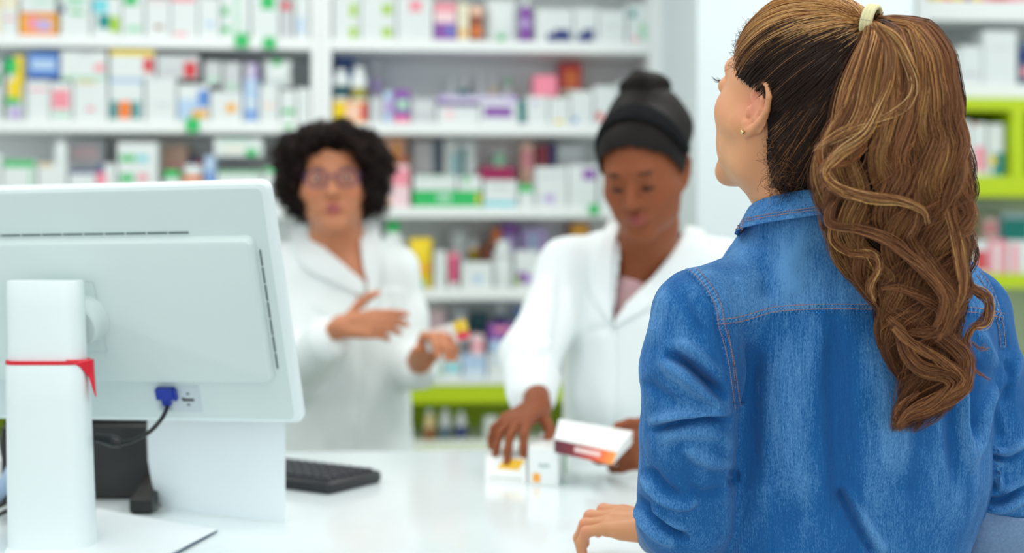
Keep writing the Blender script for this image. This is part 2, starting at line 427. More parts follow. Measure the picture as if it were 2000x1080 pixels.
A['LC'] = [
 (-30, 2, 300, 0, 'w', [], 'box', 0), (5, 70, 312, 0, 'w', [(0, 1, 0, .16, 'g'), (.8, .9, .2, 1, 'lg')], 'box', 0), (74, 130, 318, 0, 'w', [(.05, .5, 0, .1, 'tan')], 'box', 0),
 (103, 130, 272, 317, 'w', [], 'bottle', 0), (135, 186, 330, 0, 'w', [(0, 1, 0, .12, 'nb')], 'box', 0), (188, 226, 320, 0, 'w', [(0, .4, 0, .35, 'nb'), (0, .5, .2, .5, 'hp')], 'box', 0),
 (133, 205, 272, 0, 'gy', [(.1, .8, .1, .3, 'lpk')], 'box', 1), (230, 308, 278, 0, 'w', [(.05, .45, .2, .3, 'g'), (.5, .75, .2, .3, 'cy'), (.05, .4, .5, .62, 'g'), (.5, .75, .5, .6, 'pk')], 'box', 0),
 (316, 352, 331, 0, 'w', [(0, 1, 0, .22, 'g')], 'jar', 0), (355, 396, 322, 0, 'w', [(0, 1, .25, .4, 'o')], 'jar', 0),
 (318, 366, 284, 0, 'ps', [(.1, .9, .3, .5, 'pk')], 'box', 1), (368, 398, 308, 0, 'nb', [(.5, 1, .05, .25, 'r')], 'box', 1), (399, 420, 305, 0, 'lb', [(.2, .8, .3, .9, 'b')], 'box', 0),
 (424, 510, 334, 0, 'w', [(0, 1, 0, .07, 'g')], 'box', 0), (418, 512, 270, 333, 'w', [(.1, .8, .08, .2, 'lg'), (.2, .6, .5, .7, 'cr'), (.65, .9, .6, .98, 'g')], 'box', 0),
 (514, 548, 328, 0, 'w', [(0, 1, 0, .12, 'g')], 'box', 0), (533, 552, 283, 0, 'tan', [], 'bottle', 1), (556, 604, 305, 0, 'w', [(.1, .9, .2, .4, 'lb')], 'box', 0)]
A['RT'] = [
 (650, 704, -12, 0, 'w', [(.62, .88, .22, .5, 'lm'), (.62, .88, .72, .98, 'lm')], 'box', 0), (706, 772, -12, 0, 'w', [(.62, .9, .22, .45, 'lm'), (.62, .9, .74, .95, 'lm')], 'box', 0),
 (775, 845, -8, 0, 'w', [(.35, .7, .1, .35, 'pk')], 'box', 0), (848, 891, 4, 0, 'lpk', [(0, 1, .02, .25, 'pk'), (0, 1, .55, .98, 'p'), (.6, .9, .65, .85, 'b')], 'box', 0),
 (894, 916, 6, 0, 'cr', [(.2, .8, .7, .9, 'am')], 'box', 0), (918, 943, 12, 0, 'br', [(0, 1, 0, .25, 'ps'), (.2, .8, .6, .85, 'o')], 'box', 0),
 (950, 1012, -4, 0, 'w', [(.35, .6, .88, 1, 'g')], 'bag', 0), (1015, 1041, -2, 0, 'p', [(.1, .9, .5, .65, 'lp')], 'bottle', 0),
 (1046, 1119, 17, 0, 'w', [(.3, .95, .75, 1, 'nb'), (.5, .9, .62, .76, 'nb')], 'box', 0), (1121, 1166, 15, 0, 'w', [(.15, .85, .75, 1, 'nb'), (.4, .85, .62, .76, 'nb')], 'box', 0),
 (1168, 1222, 20, 0, 'w', [(.2, .7, .5, .55, 'gy')], 'box', 0), (1225, 1266, 8, 0, 'w', [(.1, .4, .15, .35, 't'), (.3, .5, .85, .98, 'pk'), (.6, .9, .5, .9, 'lg')], 'box', 0)]
A['RB'] = [
 (650, 717, 198, 0, 'am', [(0, .35, 0, 1, 'y'), (.4, .8, .1, .9, 'ps'), (.82, 1, .1, .9, 'r')], 'box', 0),
 (649, 682, 134, 197, 'w', [(0, 1, .5, .85, 'dt')], 'bottle', 0), (685, 717, 130, 197, 'w', [(0, 1, .6, .9, 'ol')], 'bottle', 0),
 (654, 690, 106, 0, 'b', [(0, 1, .05, .18, 'nb')], 'box', 1), (720, 747, 115, 0, 'gy', [(0, 1, .3, .5, 'lp')], 'bottle', 1), (722, 748, 190, 0, 'gy', [], 'box', 0),
 (750, 766, 178, 0, 'lb', [(0, 1, .3, .7, 'lp')], 'box', 0), (768, 801, 175, 0, 'p', [(.2, .9, .3, .6, 'lg'), (0, 1, .82, 1, 'hp')], 'box', 0),
 (804, 850, 193, 0, 'gy', [(.1, .9, .3, .4, 'w')], 'box', 0), (853, 936, 206, 0, 'w', [(.2, .4, .2, .8, 'lpk'), (0, 1, 0, .08, 'lp')], 'box', 0),
 (938, 1012, 200, 0, 'w', [(.1, .85, .2, .7, 'p')], 'box', 0), (1014, 1024, 196, 0, 't', [], 'box', 0),
 (855, 1010, 187, 200, 'lp', [(.1, .9, .3, .6, 'w')], 'box', 0),
 (872, 894, 150, 0, 'w', [], 'bottle', 1), (896, 916, 146, 0, 'w', [(0, 1, .15, .5, 't')], 'bottle', 1), (930, 952, 145, 0, 'w', [], 'bottle', 1), (954, 974, 150, 0, 'cr', [], 'bottle', 1), (980, 1006, 150, 0, 'w', [(0, 1, 0, .2, 'lg')], 'bottle', 1),
 (1028, 1070, 188, 0, 'w', [(.2, .6, .2, .3, 'lp')], 'box', 0), (1072, 1112, 190, 0, 'w', [(.3, .7, .85, 1, 'y')], 'box', 0), (1114, 1158, 178, 0, 'w', [(.1, .3, .8, .95, 'b')], 'box', 0), (1160, 1205, 168, 0, 'w', [(.1, .4, .7, .9, 'r')], 'box', 0),
 (1043, 1088, 147, 188, 'hp', [], 'box', 0), (1094, 1136, 124, 0, 'r', [(.2, .8, .1, .35, 'o'), (0, 1, .4, 1, 'cr')], 'box', 1), (1208, 1262, 160, 0, 'w', [(.1, .9, .3, .4, 'lb')], 'box', 0)]
A['RC'] = [
 (650, 700, 330, 0, 'w', [], 'box', 0), (704, 738, 336, 0, 'w', [(0, 1, 0, .3, 'lb')], 'box', 0), (742, 800, 322, 0, 'lpk', [(.4, 1, .1, .5, 'pk'), (0, .35, .85, 1, 'am')], 'box', 0), (744, 798, 304, 321, 'o', [(.6, 1, 0, 1, 'br')], 'box', 0),
 (746, 792, 266, 0, 'ps', [(.5, .8, .05, .35, 'am')], 'box', 1), (806, 846, 276, 0, 'gy', [], 'box', 1), (848, 861, 274, 0, 'dgy', [], 'box', 1), (866, 894, 274, 0, 'w', [(.6, .9, .2, .6, 'cy')], 'box', 1), (896, 930, 276, 0, 'w', [(.1, .4, .1, .6, 't')], 'box', 1),
 (806, 942, 372, 0, 'g', [(.35, .55, .2, .7, 'lg'), (.92, .98, .2, .8, 'y')], 'box', 0), (808, 890, 342, 371, 'w', [(.1, .9, .1, .2, 'lg')], 'box', 0), (894, 940, 344, 371, 'w', [(.2, .5, .1, .4, 'g')], 'box', 0),
 (945, 1010, 352, 0, 'w', [(0, .95, .8, 1, 'cy'), (.2, .8, .2, .3, 'gy')], 'box', 0), (936, 1006, 326, 0, 'mg', [], 'box', 1),
 (1013, 1044, 360, 0, 'w', [(0, .9, 0, .35, 'g')], 'box', 0), (1047, 1108, 326, 0, 'w', [(.25, .6, .7, .9, 'lp'), (.1, .9, .2, .25, 'gy')], 'box', 0), (1110, 1166, 322, 0, 'w', [(.5, .95, .1, .35, 'p')], 'box', 0),
 (1018, 1042, 280, 0, 'ps', [(.1, .9, .1, .4, 'pk')], 'box', 1), (1046, 1072, 284, 0, 'mr', [(.1, .9, .5, .6, 'p')], 'box', 1), (1073, 1084, 280, 0, 'nb', [], 'box', 1), (1088, 1142, 280, 0, 'gy', [(.1, .9, .1, .2, 'w')], 'box', 1),
 (962, 990, 296, 324, 'lg', [(0, 1, .1, .35, 'g')], 'jar', 1), (1170, 1206, 330, 0, 'w', [], 'box', 0)]
A['RD'] = [
 (700, 742, 480, 0, 'w', [], 'box', 0), (746, 790, 432, 0, 'w', [(0, 1, 0, .22, 'g'), (.1, .9, .4, .6, 'lg')], 'bottle', 0), (799, 846, 465, 0, 'y', [(.3, .65, .85, 1, 'cy'), (.5, .9, .5, .7, 'am')], 'bag', 0),
 (849, 871, 490, 0, 'w', [], 'box', 0), (874, 898, 494, 0, 'pk', [(.35, .8, .05, 1, 'mg')], 'tube', 0), (901, 962, 512, 0, 'w', [(.4, .65, .5, .8, 'lb')], 'box', 0), (964, 1004, 470, 0, 'w', [(.2, .8, .2, .4, 'gy')], 'bottle', 0),
 (1006, 1052, 490, 0, 'w', [(.1, .5, .55, .9, 'p'), (0, .2, .7, .9, 'lm'), (.5, .9, .65, .85, 'lp')], 'box', 0), (1054, 1096, 496, 0, 'w', [(.2, .5, .3, .7, 'lb')], 'box', 0),
 (880, 912, 448, 0, 'gy', [(.1, .9, .1, .3, 'w')], 'box', 1), (914, 936, 466, 0, 'am', [(0, 1, .3, .6, 'ol')], 'jar', 1), (938, 960, 476, 0, 'br', [], 'box', 1), (962, 978, 446, 0, 'o', [(0, 1, .3, 1, 'dgy')], 'box', 1),
 (980, 1012, 436, 0, 'p', [(0, 1, .2, 1, 'lp')], 'box', 1), (1018, 1070, 446, 0, 'lp', [(.1, .9, .8, 1, 'nb'), (.3, .6, .1, .5, 'lb')], 'box', 1), (1112, 1152, 436, 0, 'br', [(.1, .9, 0, .3, 'am')], 'box', 1)]
A['RE'] = [
 (868, 900, 700, 0, 'w', [(.1, .9, .3, .7, 'cy')], 'box', 0), (903, 950, 694, 0, 'lb', [(.1, .9, .7, .9, 'w')], 'box', 0), (953, 1004, 690, 0, 'w', [(.2, .8, .2, .4, 'lb')], 'box', 0),
 (830, 866, 690, 0, 'w', [(.1, .9, .6, .9, 'lg')], 'box', 0),
 (922, 945, 655, 693, 'lpk', [(0, 1, .4, .7, 'pk')], 'box', 0), (955, 1004, 634, 689, 'p', [(0, 1, .55, 1, 'lb'), (.2, .8, .1, .25, 'pk')], 'box', 0),
 (920, 954, 612, 0, 'dt', [], 'box', 1), (966, 990, 594, 0, 'nb', [(.7, 1, .1, .5, 'r')], 'bottle', 1), (1008, 1034, 602, 0, 'b', [], 'box', 1), (840, 870, 606, 0, 'lpk', [(0, 1, .3, .5, 'pk')], 'box', 1), (884, 912, 604, 0, 'gy', [], 'box', 1)]
A['RI'] = [(829, 849, 800, 0, 'tan', [(0, 1, .6, 1, 'br')], 'bottle', 0), (858, 882, 800, 0, 'gy', [(0, 1, .55, .95, 'dgy')], 'bottle', 0), (890, 912, 805, 0, 'gy', [(0, 1, .5, .9, 'nb')], 'bottle', 0), (945, 975, 815, 0, 'w', [], 'jar', 0)]
ROWNAME = dict(LT='top row, left bay', LB='second row, left bay', LC='row just above the monitor', RT='top row, right bay', RB='second row, right bay',
               RC='third row, right bay', RD='fourth row, right bay', RE='lime cabinet top', RI='lime niche', QA='highest row beside the ponytail', QB='white shelf beside the ponytail', QC='lime cube by the ponytail', QD='row below the lime cube')
ORD = 'first second third fourth fifth sixth seventh eighth ninth tenth eleventh twelfth thirteenth fourteenth fifteenth sixteenth seventeenth eighteenth nineteenth twentieth 21st 22nd 23rd 24th 25th 26th 27th'.split()
NAMES = dict(box='medicine_box', bottle='medicine_bottle', jar='pill_jar', bag='product_pouch', tube='ointment_tube')
WORD = dict(box='medicine box', bottle='bottle', jar='lidded jar', bag='pouch', tube='tube')
CATS = dict(box='box', bottle='bottle', jar='jar', bag='pouch', tube='tube')
def product(key, it, n, placed, zs, Y=YS, zmax=9):
    a, b, yt, yb, c, acc, kind, back = it
    y0 = Y+(.175 if back else .012+.006*rng.random())
    if kind in ('bottle', 'jar') and not back: y0 += .002
    X0, zt = on_plane(a, yt, y0); X1, _ = on_plane(b, yt, y0); X0 += .0006; X1 -= .0006
    z0 = zs+.0004
    if yb:
        zc = [q[3] for q in placed if q[0] < X1 and q[1] > X0 and q[4] == back]
        if zc: z0 = max(zc)+.0004
    if zt < z0+.02: zt = z0+.02
    zt = min(zt, zmax)
    w = X1-X0; h = zt-z0; cx = (X0+X1)/2
    dep = {'box': .11, 'bag': .06, 'bottle': w, 'jar': w, 'tube': min(w, .04)}[kind]
    if kind == 'box' and h > .14: dep = .09
    placed.append((X0, X1, z0, zt, back))
    desc = CN[c]; cols = []
    for q in acc:
        nm = CN[q[4]]
        if nm != desc and nm not in cols: cols.append(nm)
    lab = desc+' '+WORD[kind]
    if cols: lab += ' marked '+cols[0]
    lab += ', '+ORD[n]+' from left, '+ROWNAME[key]
    mats = [cmat(C[c])]; ids = {c: 0}
    def mi(k):
        if k not in ids: ids[k] = len(mats); mats.append(cmat(C[k]))
        return ids[k]
    m = MB(); yf = y0
    if kind == 'box':
        m.box(X0, X1, yf, yf+dep, z0, zt)
        # tuck-flap line and printed panels, a hair proud of the card
        for i, (u0, u1, v0, v1, k) in enumerate(acc):
            e = .0005+.0002*i
            m.box(X0+max(u0, .01)*w, X0+min(u1, .99)*w, yf-e, yf+.001, zt-min(v1, .985)*h, zt-max(v0, .015)*h, mi(k))
        o = m.build('medicine_box', mats)
    elif kind == 'bag':
        n_ = 9; rings = []
        for s in np.linspace(0, 1, 9):
            th = dep*(.5*math.sin(math.pi*min(1, s*.9+.1))**.6+.03); ww = w*(.5-.03*math.sin(math.pi*s))
            th = min(th, dep/2)
            rings.append([(cx+math.copysign(abs(math.cos(t))**.6, math.cos(t))*ww, yf+dep/2+math.sin(t)*th, z0+h*s) for t in np.linspace(0, 2*math.pi, 24, endpoint=False)])
        m.loft(rings)
        for i, (u0, u1, v0, v1, k) in enumerate(acc):
            m.box(X0+u0*w*.94+.02*w, X0+u1*w*.94+.02*w, yf-.0006-.0003*i, yf+.012, zt-min(v1, .97)*h, zt-max(v0, .03)*h, mi(k))
        o = m.build('product_pouch', mats, angle=40)
    else:
        r = w/2; cz = .16*h if kind != 'jar' else .22*h
        yc = yf+r; capk = acc[0][4] if acc and acc[0][2] == 0 else 'w'
        root = empty(NAMES[kind], (cx, yc, z0))
        hb = h-cz
        bands = [(q[2]*h, q[3]*h, q[4]) for q in acc if q[2] > 0]
        if kind == 'tube':      # stands on its cap, crimped on top
            MB().lathe([(r*.8, 0), (r*.85, .002), (r*.8, cz)], (cx, yc, z0)).build('cap', cmat(C['w']), root, angle=40)
            rings = []
            for s in np.linspace(0, 1, 8):
                rings.append([(cx+math.cos(t)*r*(.8+.2*s), yc+math.sin(t)*r*max(.08, .8*(1-s)**.5), z0+cz+(h-cz)*s) for t in np.linspace(0, 2*math.pi, 20, endpoint=False)])
            m.loft(rings)
            for i, (u0, u1, v0, v1, k) in enumerate(acc): m.box(X0+u0*w, X0+u1*w, yf+.002, yf+.012, z0+.2*h, zt-.01, mi(k))
            m.build('body', mats, root, angle=40)
        else:
            sh = hb*.86 if kind == 'bottle' else hb*.97
            prof = [(r*.94, 0), (r, .004), (r, sh)] + ([(r*.8, hb*.94), (r*.5, hb)] if kind == 'bottle' else [(r*.9, hb)])
            m.lathe(prof, (cx, yc, z0), 24)
            for t0, t1, k in bands:
                t1 = min(t1, h-.006); t0 = max(t0, h-sh)
                if t1 > t0: m.lathe([(r+.0004, h-t1), (r+.0004, h-t0)], (cx, yc, z0), 24, mi(k))
            m.build('body', mats, root, angle=40)
            rr = r*.62 if kind == 'bottle' else r*.98
            MB().lathe([(rr, hb), (rr, h-.003), (rr*.92, h)], (cx, yc, z0), 20).build('cap' if kind == 'bottle' else 'lid', cmat(C[capk]), root, angle=40)
        o = root
    tagset(o, lab, CATS[kind], ('boxes on the ' if kind == 'box' else WORD[kind]+'s on the ')+ROWNAME[key])
    return o
def fill(key, zs, Y=YS, zmax=9):
    placed = []; its = A[key]
    order = sorted(range(len(its)), key=lambda i: (its[i][0]+its[i][1]))
    rank = {j: i for i, j in enumerate(order)}
    for i, it in enumerate(its): product(key, it, rank[i], placed, zs, Y, zmax)
UP = dict(T=ROW['S'], B=ROW['T'], C=ROW['B'], D=ROW['C'], E=ROW['D'])
for k in ('LT', 'LB', 'LC', 'RT', 'RB', 'RC', 'RD'): fill(k, ROW[k[1]], YS, UP[k[1]]-TH-.004)
fill('RE', ZE, YS, ROW['D']-TH-.004); fill('RI', ZI)
# green tags clipped to the shelf lips
for px, py, wd, hh, lab in ((472, 79, 26, 26, 'green price tag on the top shelf lip, left of its neighbour'), (526, 84, 24, 22, 'green price tag on the top shelf lip, nearer the upright'),
                        (376, 244, 26, 26, 'green price tag on the shelf lip under a blue and white box'), (1160, 409, 20, 20, 'green price tag on the shelf lip beside the bun-haired pharmacist'), (563, 246, 12, 8, 'small green price tag on the lip near the upright')):
    X, z = on_plane(px, py, YS); s = YS/F
    tagset(MB().box(X-wd*s/2, X+wd*s/2, YS-.004, YS+.0035, z-hh*s/2, z+hh*s/2).build('price_tag', cmat(C['g'])), lab, 'price tag', 'green tags on the shelf lips')

# ---- shelving right of the customer
YQ = 4.2
q0 = on_plane(1792, 300, YQ)[0]; q1 = on_plane(2210, 300, YQ)[0]
def zq(y, px=1940): return on_plane(px, y, YQ)[1]
t = empty('shelving_unit', ((q0+q1)/2, YQ+.2, 0), 'white and lime shelving seen to the right of the ponytail', 'shelving', 'white wall shelving')
for a, b in ((q0, q0+.03), (q1-.03, q1)): MB().box(a, b, YQ, YQ+.4, 0, 2.45).build('side_panel', WHITE, t)
MB().box(q0+.03, q1-.03, YQ+.365, YQ+.4, 0, 2.45).build('back_panel', mat('back_panel_pale', (222, 228, 227), .6, noise=(400, .05)), t)
for y0_, y1_, m_, nm in ((2, 40, WHITE, 'shelf'), (164, 191, WHITE, 'shelf'), (535, 563, LIME, 'lime_shelf'), (710, 741, LIME, 'lime_shelf'), (900, 930, WHITE, 'shelf')):
    MB().box(q0+.031, q1-.031, YQ+.003, YQ+.37, zq(y1_), zq(y0_)).build(nm, m_, t)
xc = on_plane(1972, 300, YQ)[0]; xc2 = on_plane(1998, 300, YQ)[0]
c = MB(); zt_, zb_ = zq(192), zq(384); zi_, zj_ = zq(216), zq(344)
cx0 = on_plane(1800, 300, YQ)[0]+.012
c.box(cx0, xc2+.3, YQ-.012, YQ+.36, zi_, zt_).box(cx0, xc2+.3, YQ-.012, YQ+.36, zb_, zj_).box(cx0, cx0+.03, YQ-.012, YQ+.36, zj_, zi_).box(xc, xc2, YQ-.012, YQ+.36, zj_, zi_).box(xc2+.27, xc2+.3, YQ-.012, YQ+.36, zj_, zi_)
c.box(cx0+.03, xc2+.27, YQ+.33, YQ+.36, zj_, zi_)
c.build('lime_cube', LIME, t)
A['QA'] = [(1822, 1868, -40, 0, 'y', [(.4, .8, .5, 1, 'o')], 'box', 0), (1870, 1916, -38, 0, 'y', [(.3, .6, .6, 1, 'p')], 'box', 0), (1918, 1990, -40, 0, 'pk', [(.2, .7, .6, 1, 'r')], 'box', 0), (1992, 2060, -36, 0, 'lpk', [(.1, .9, .5, .9, 'r')], 'box', 0)]
A['QB'] = [(1830, 1872, 100, 0, 'w', [], 'box', 0), (1874, 1918, 90, 0, 'w', [(.1, .9, .7, .8, 'gy')], 'box', 0), (1920, 1986, 60, 0, 'w', [(.2, .8, .3, .33, 'gy')], 'box', 0), (1990, 2034, 80, 0, 'dgy', [(0, 1, .2, .5, 'nb'), (.1, .9, .6, .8, 'pk')], 'box', 0)]
A['QC'] = [(1850, 1896, 236, 0, 'w', [(.2, .8, .4, .9, 'pk')], 'box', 0), (1898, 1926, 240, 0, 'w', [(.2, .9, .45, .9, 'pk'), (0, .4, 0, .05, 'r')], 'box', 0), (1930, 1961, 242, 0, 'w', [(.3, 1, .55, 1, 't'), (.1, .5, .6, .8, 'y')], 'box', 0)]
A['QD'] = [(1868, 1900, 460, 0, 'w', [(.1, .9, .1, .6, 'g')], 'box', 0), (1903, 1930, 470, 0, 'w', [(.1, .9, .3, .9, 'r')], 'box', 0), (1932, 1966, 468, 0, 'pk', [(.3, .6, .1, 1, 'w')], 'box', 0), (1968, 2010, 470, 0, 'w', [(.2, .5, .1, 1, 'pk')], 'box', 0),
           (1920, 1950, 425, 0, 'lpk', [(.1, .9, .1, .3, 'pk')], 'box', 1), (1956, 2010, 416, 0, 'lb', [(0, 1, .1, .5, 't')], 'box', 1)]
fill('QA', zq(2), YQ); fill('QB', zq(164), YQ, zq(44)); fill('QC', zj_, YQ, zi_-.004); fill('QD', zq(535), YQ, zq(392))
# ================================================================ counter and what stands on it
ZT = .99
def rp(px, py, d): return W(P(px, py, d))
yb = rp(850, 880, 2.655)[1]; yf = 1.782
COUNTERM = mat('counter_white', (230, 240, 242), .22, coat=.2)
ct = empty('service_counter', (.1, (yb+yf)/2, 0), 'long white shop counter carrying the monitor, keyboard and medicine', 'counter')
bevel(MB().box(-1.75, 1.55, yf, yb, ZT-.04, ZT).build('worktop', COUNTERM, ct), .003)
MB().box(-1.70, 1.50, yf+.04, yf+.06, 0, ZT-.04).build('front_panel', WHITE, ct)
for x in (-1.70, 1.48): MB().box(x, x+.02, yf+.06, yb-.05, 0, ZT-.04).build('side_panel', WHITE, ct)
def frame(px, py, d, yaw=0, tilt=0, roll=0):
    """origin on a sight line, x right, y up, n toward the customer side (all in the lens frame)"""
    th = yaw; x = np.array([math.cos(th), -math.sin(th), 0]); n = np.array([-math.sin(th), -math.cos(th), 0]); up = np.array([0, 0, 1.])
    y = math.cos(tilt)*up+math.sin(tilt)*n; n2 = -math.sin(tilt)*up+math.cos(tilt)*n
    x2 = math.cos(roll)*x+math.sin(roll)*y; y2 = -math.sin(roll)*x+math.cos(roll)*y
    return x2, y2, n2
# ---- monitor
PLAST = mat('monitor_plastic', (206, 220, 219), .45, bump=(900, .06, .0005))
PLASTR = mat('monitor_rim', (226, 236, 237), .3)
SLOT = mat('slot_dark', (70, 90, 92), .6)
mc = np.array([-.5686, 1.9215, ZC-.1027]); mx, my, mn = frame(0, 0, 0, .2026, .3403, .0157)
mon = empty('computer_monitor', W(np.array([-.596, 1.85, ZT])), 'white computer monitor seen from behind, on a thick column stand', 'monitor')
def MT(p): return mc+mx*p[0]+my*p[1]+mn*p[2]
def rrect(w, h, r, n=6, cx=0, cy=0):
    o = []
    for sx, sy, a0 in ((1, 1, 0), (-1, 1, 90), (-1, -1, 180), (1, -1, 270)):
        for k in range(n+1):
            a = math.radians(a0+90*k/n); o.append((cx+sx*(w-r)+math.cos(a)*r, cy+sy*(h-r)+math.sin(a)*r))
    return o
def plate(m, w, h, r, prof, cx=0, cy=0, mi=0, cap=True, n=6):
    """prof: list of (inset, height along n)"""
    rings = [[(x, y, z) for x, y in rrect(w-i, h-i, max(r-i, .001), n, cx, cy)] for i, z in prof]
    m.loft([[MT(p) for p in r_] for r_ in rings], mi, cap)
MWd, MHt = .2798, .1707
m = MB(); plate(m, MWd, MHt, .012, [(.002, -.012), (0, -.010), (0, -.001), (.003, .002), (.009, .0035)])
m.build('bezel', PLASTR, mon, room=False, angle=30)
m = MB(); plate(m, MWd-.0105, MHt-.0065, .008, [(0, .002), (.0005, .0042), (.003, .0045)])
m.build('rear_shell', PLAST, mon, room=False, angle=30)
m = MB(); plate(m, MWd-.006, MHt-.006, .008, [(0, -.0125), (0, -.0118)])
m.build('screen', mat('screen_glass', (20, 24, 28), .1), mon, room=False)
# raised electronics cover: edges found from where they show
def mpix(px, py, off=.012):
    """point of the plane at height off above the monitor back, in its own x, y"""
    dr = np.array([(px-1000)/F, 1, -(py-HZ)/F]); o = np.array([0, 0, ZC]); p0 = mc+mn*off
    t = ((p0-o)@mn)/(dr@mn); q = o+dr*t-p0; return q@mx, q@my
ax, ay = mpix(482, 472, .018); bx_, by_ = mpix(530, 748, .018)
cw = (ax+bx_)/2; ctop = ay; cbot = by_; ccx = 0; cw2 = cw
m = MB(); cyc = (ctop+cbot)/2; chh = (ctop-cbot)/2
plate(m, cw2+.004, chh+.004, .012, [(0, .004), (.002, .013), (.004, .017), (.007, .0185)], ccx, cyc)
cov = m.build('electronics_cover', PLAST, mon, room=False, angle=30)
# ventilation slots beside the cover
m = MB()
def slot(x0, y0, x1, y1, w=.0011, z=.0048):
    d = np.array([x1-x0, y1-y0]); L = np.linalg.norm(d); d /= L; nn = np.array([-d[1], d[0]])*w
    c = [(x0-nn[0], y0-nn[1]), (x1-nn[0], y1-nn[1]), (x1+nn[0], y1+nn[1]), (x0+nn[0], y0+nn[1])]
    m.hexa([MT((a, b, z-.002)) for a, b in c]+[MT((a, b, z)) for a, b in c])
sy = ctop+.009
xs = np.linspace(-.28+.05, mpix(372, 470, .006)[0], 14)
for i in range(13): slot(xs[i]+.0012, sy, xs[i+1]-.0012, sy, .0010, .0056)
sx = cw2+.0085
ys_ = np.linspace(mpix(487, 487, .006)[1], mpix(530, 722, .006)[1], 8)
for i in range(7): slot(sx, ys_[i]-.0012, sx, ys_[i+1]+.0012, .0010, .0056)
m.build('vent_slots', SLOT, mon, room=False)['kind'] = 'stuff'
# mounting plate outline and pivot
vx, vy = mpix(128, 620, .019)
m = MB()
for w_, z_ in ((.0512, .0189),):
    o_ = rrect(.0512, .0512, .003, 4, vx, vy); i_ = rrect(.0506, .0506, .003, 4, vx, vy)
    n_ = len(o_); v_ = [MT((*a, z_)) for a in o_]+[MT((*a, z_)) for a in i_]
    m.add(v_, [(k, (k+1) % n_, n_+(k+1) % n_, n_+k) for k in range(n_)])
m.build('mount_outline', mat('seam_grey', (170, 184, 188), .6), mon, room=False)
kx, ky = mpix(168, 628, .03)
m = MB()
ring = lambda r, z, cx=0: [MT((kx+cx+math.cos(a)*r, ky+math.sin(a)*r*1.15, z)) for a in np.linspace(0, 2*math.pi, 40, endpoint=False)]
m.loft([ring(.0275, .018), ring(.0275, .022), ring(.026, .0235), ring(.024, .048), ring(.022, .05)])
m.build('pivot', PLAST, mon, room=False, angle=35)
# column
m = MB()
def colring(z, w, dp, u, d): return [(u+x, d+y, z) for x, y in rrect(w, dp, min(dp*.98, w*.45), 6)]
def colat(py): return ZC-(py-HZ)/F*1.83
zt, zb2 = colat(549), ZT+.006
m.loft([colring(z, w, .026, u, 1.84) for z, w, u in ((colat(552), .0465, -.603), (colat(549), .0475, -.603), (colat(620), .0478, -.602), (colat(706), .0482, -.6005))][::-1] if False else
       [colring(colat(706), .0486, .027, -.6005, 1.84), colring(colat(600), .0480, .0265, -.6025, 1.84), colring(colat(551), .0476, .026, -.6035, 1.84), colring(colat(548), .0466, .025, -.6035, 1.84)])
m.build('column', PLASTR, mon, room=False, angle=50)
m = MB()
m.loft([colring(ZT+.004, .0535, .034, -.594, 1.84), colring(colat(900), .052, .033, -.597, 1.84), colring(colat(785), .0512, .032, -.599, 1.84), colring(colat(712), .0508, .0315, -.600, 1.84), colring(colat(709), .050, .031, -.600, 1.84)])
m.build('column_sleeve', PLASTR, mon, room=False, angle=50)
RED = mat('red_trim', (215, 10, 40), .4)
m = MB()
m.loft([colring(colat(710), .0512, .0318, -.600, 1.84), colring(colat(703), .0512, .0318, -.600, 1.84)])
# the red wedge running down the right shoulder of the sleeve
e = []
def sleeve_pt(px, py):
    d = 1.84-.0325; p = P(px, py, d)
    # follow the rounded side
    return p
wp = [(128, 703.5), (171, 706), (176, 780), (163, 740), (152, 719), (144, 712)]
fr = [sleeve_pt(*q) for q in wp]
cxs = -.600; outp = []
for p in fr:
    dx = p[0]-cxs; w_, dp = .0512, .0323; r_ = min(dp*.98, w_*.45); ex = abs(dx)-(w_-r_)
    yy = dp-r_+math.sqrt(max(r_*r_-max(ex, 0)**2, 0)) if ex < r_ else dp-r_
    outp.append(np.array([p[0], 1.84-yy-.0006, p[2]]))
n_ = len(outp); back = [p+np.array([-.002, .012, 0]) for p in outp]
m.add(outp+back, [tuple(range(n_))]+[tuple(range(n_, 2*n_))[::-1]]+[(k, k+n_, (k+1) % n_+n_, (k+1) % n_) for k in range(n_)])
m.build('red_band', RED, mon, room=False)
# foot plate
fp = [P(425, 1034, 1), P(196, 993, 1), P(-60, 1000, 1), P(-60, 1150, 1), P(300, 1102, 1)]
def ontop(px, py, z=ZT):
    d = (ZC-z)*F/(py-HZ); return P(px, py, d)
fpt = [ontop(a, b, ZT+.004) for a, b in ((425, 1034), (230, 1000), (196, 993), (50, 990), (-10, 1120), (270, 1112))]
m = MB(); n_ = len(fpt); lo = [p*np.array([1, 1, 0])+np.array([0, 0, ZT+.0005]) for p in fpt]
m.add(fpt+lo, [tuple(range(n_)), tuple(range(n_, 2*n_))[::-1]]+[(k, k+n_, (k+1) % n_+n_, (k+1) % n_) for k in range(n_)])
m.build('foot_plate', [mat('foot_white', (236, 243, 246), .4)], mon, room=False)
m = MB(); a_, b_ = ontop(424, 1035, ZT+.0032), ontop(300, 1104, ZT+.0032)
m.tube([a_+np.array([.0, -.001, -.001]), b_+np.array([0, -.001, -.001])], .0013, 6)
m.build('foot_edge', mat('edge_dark', (60, 84, 104), .4), mon, room=False)
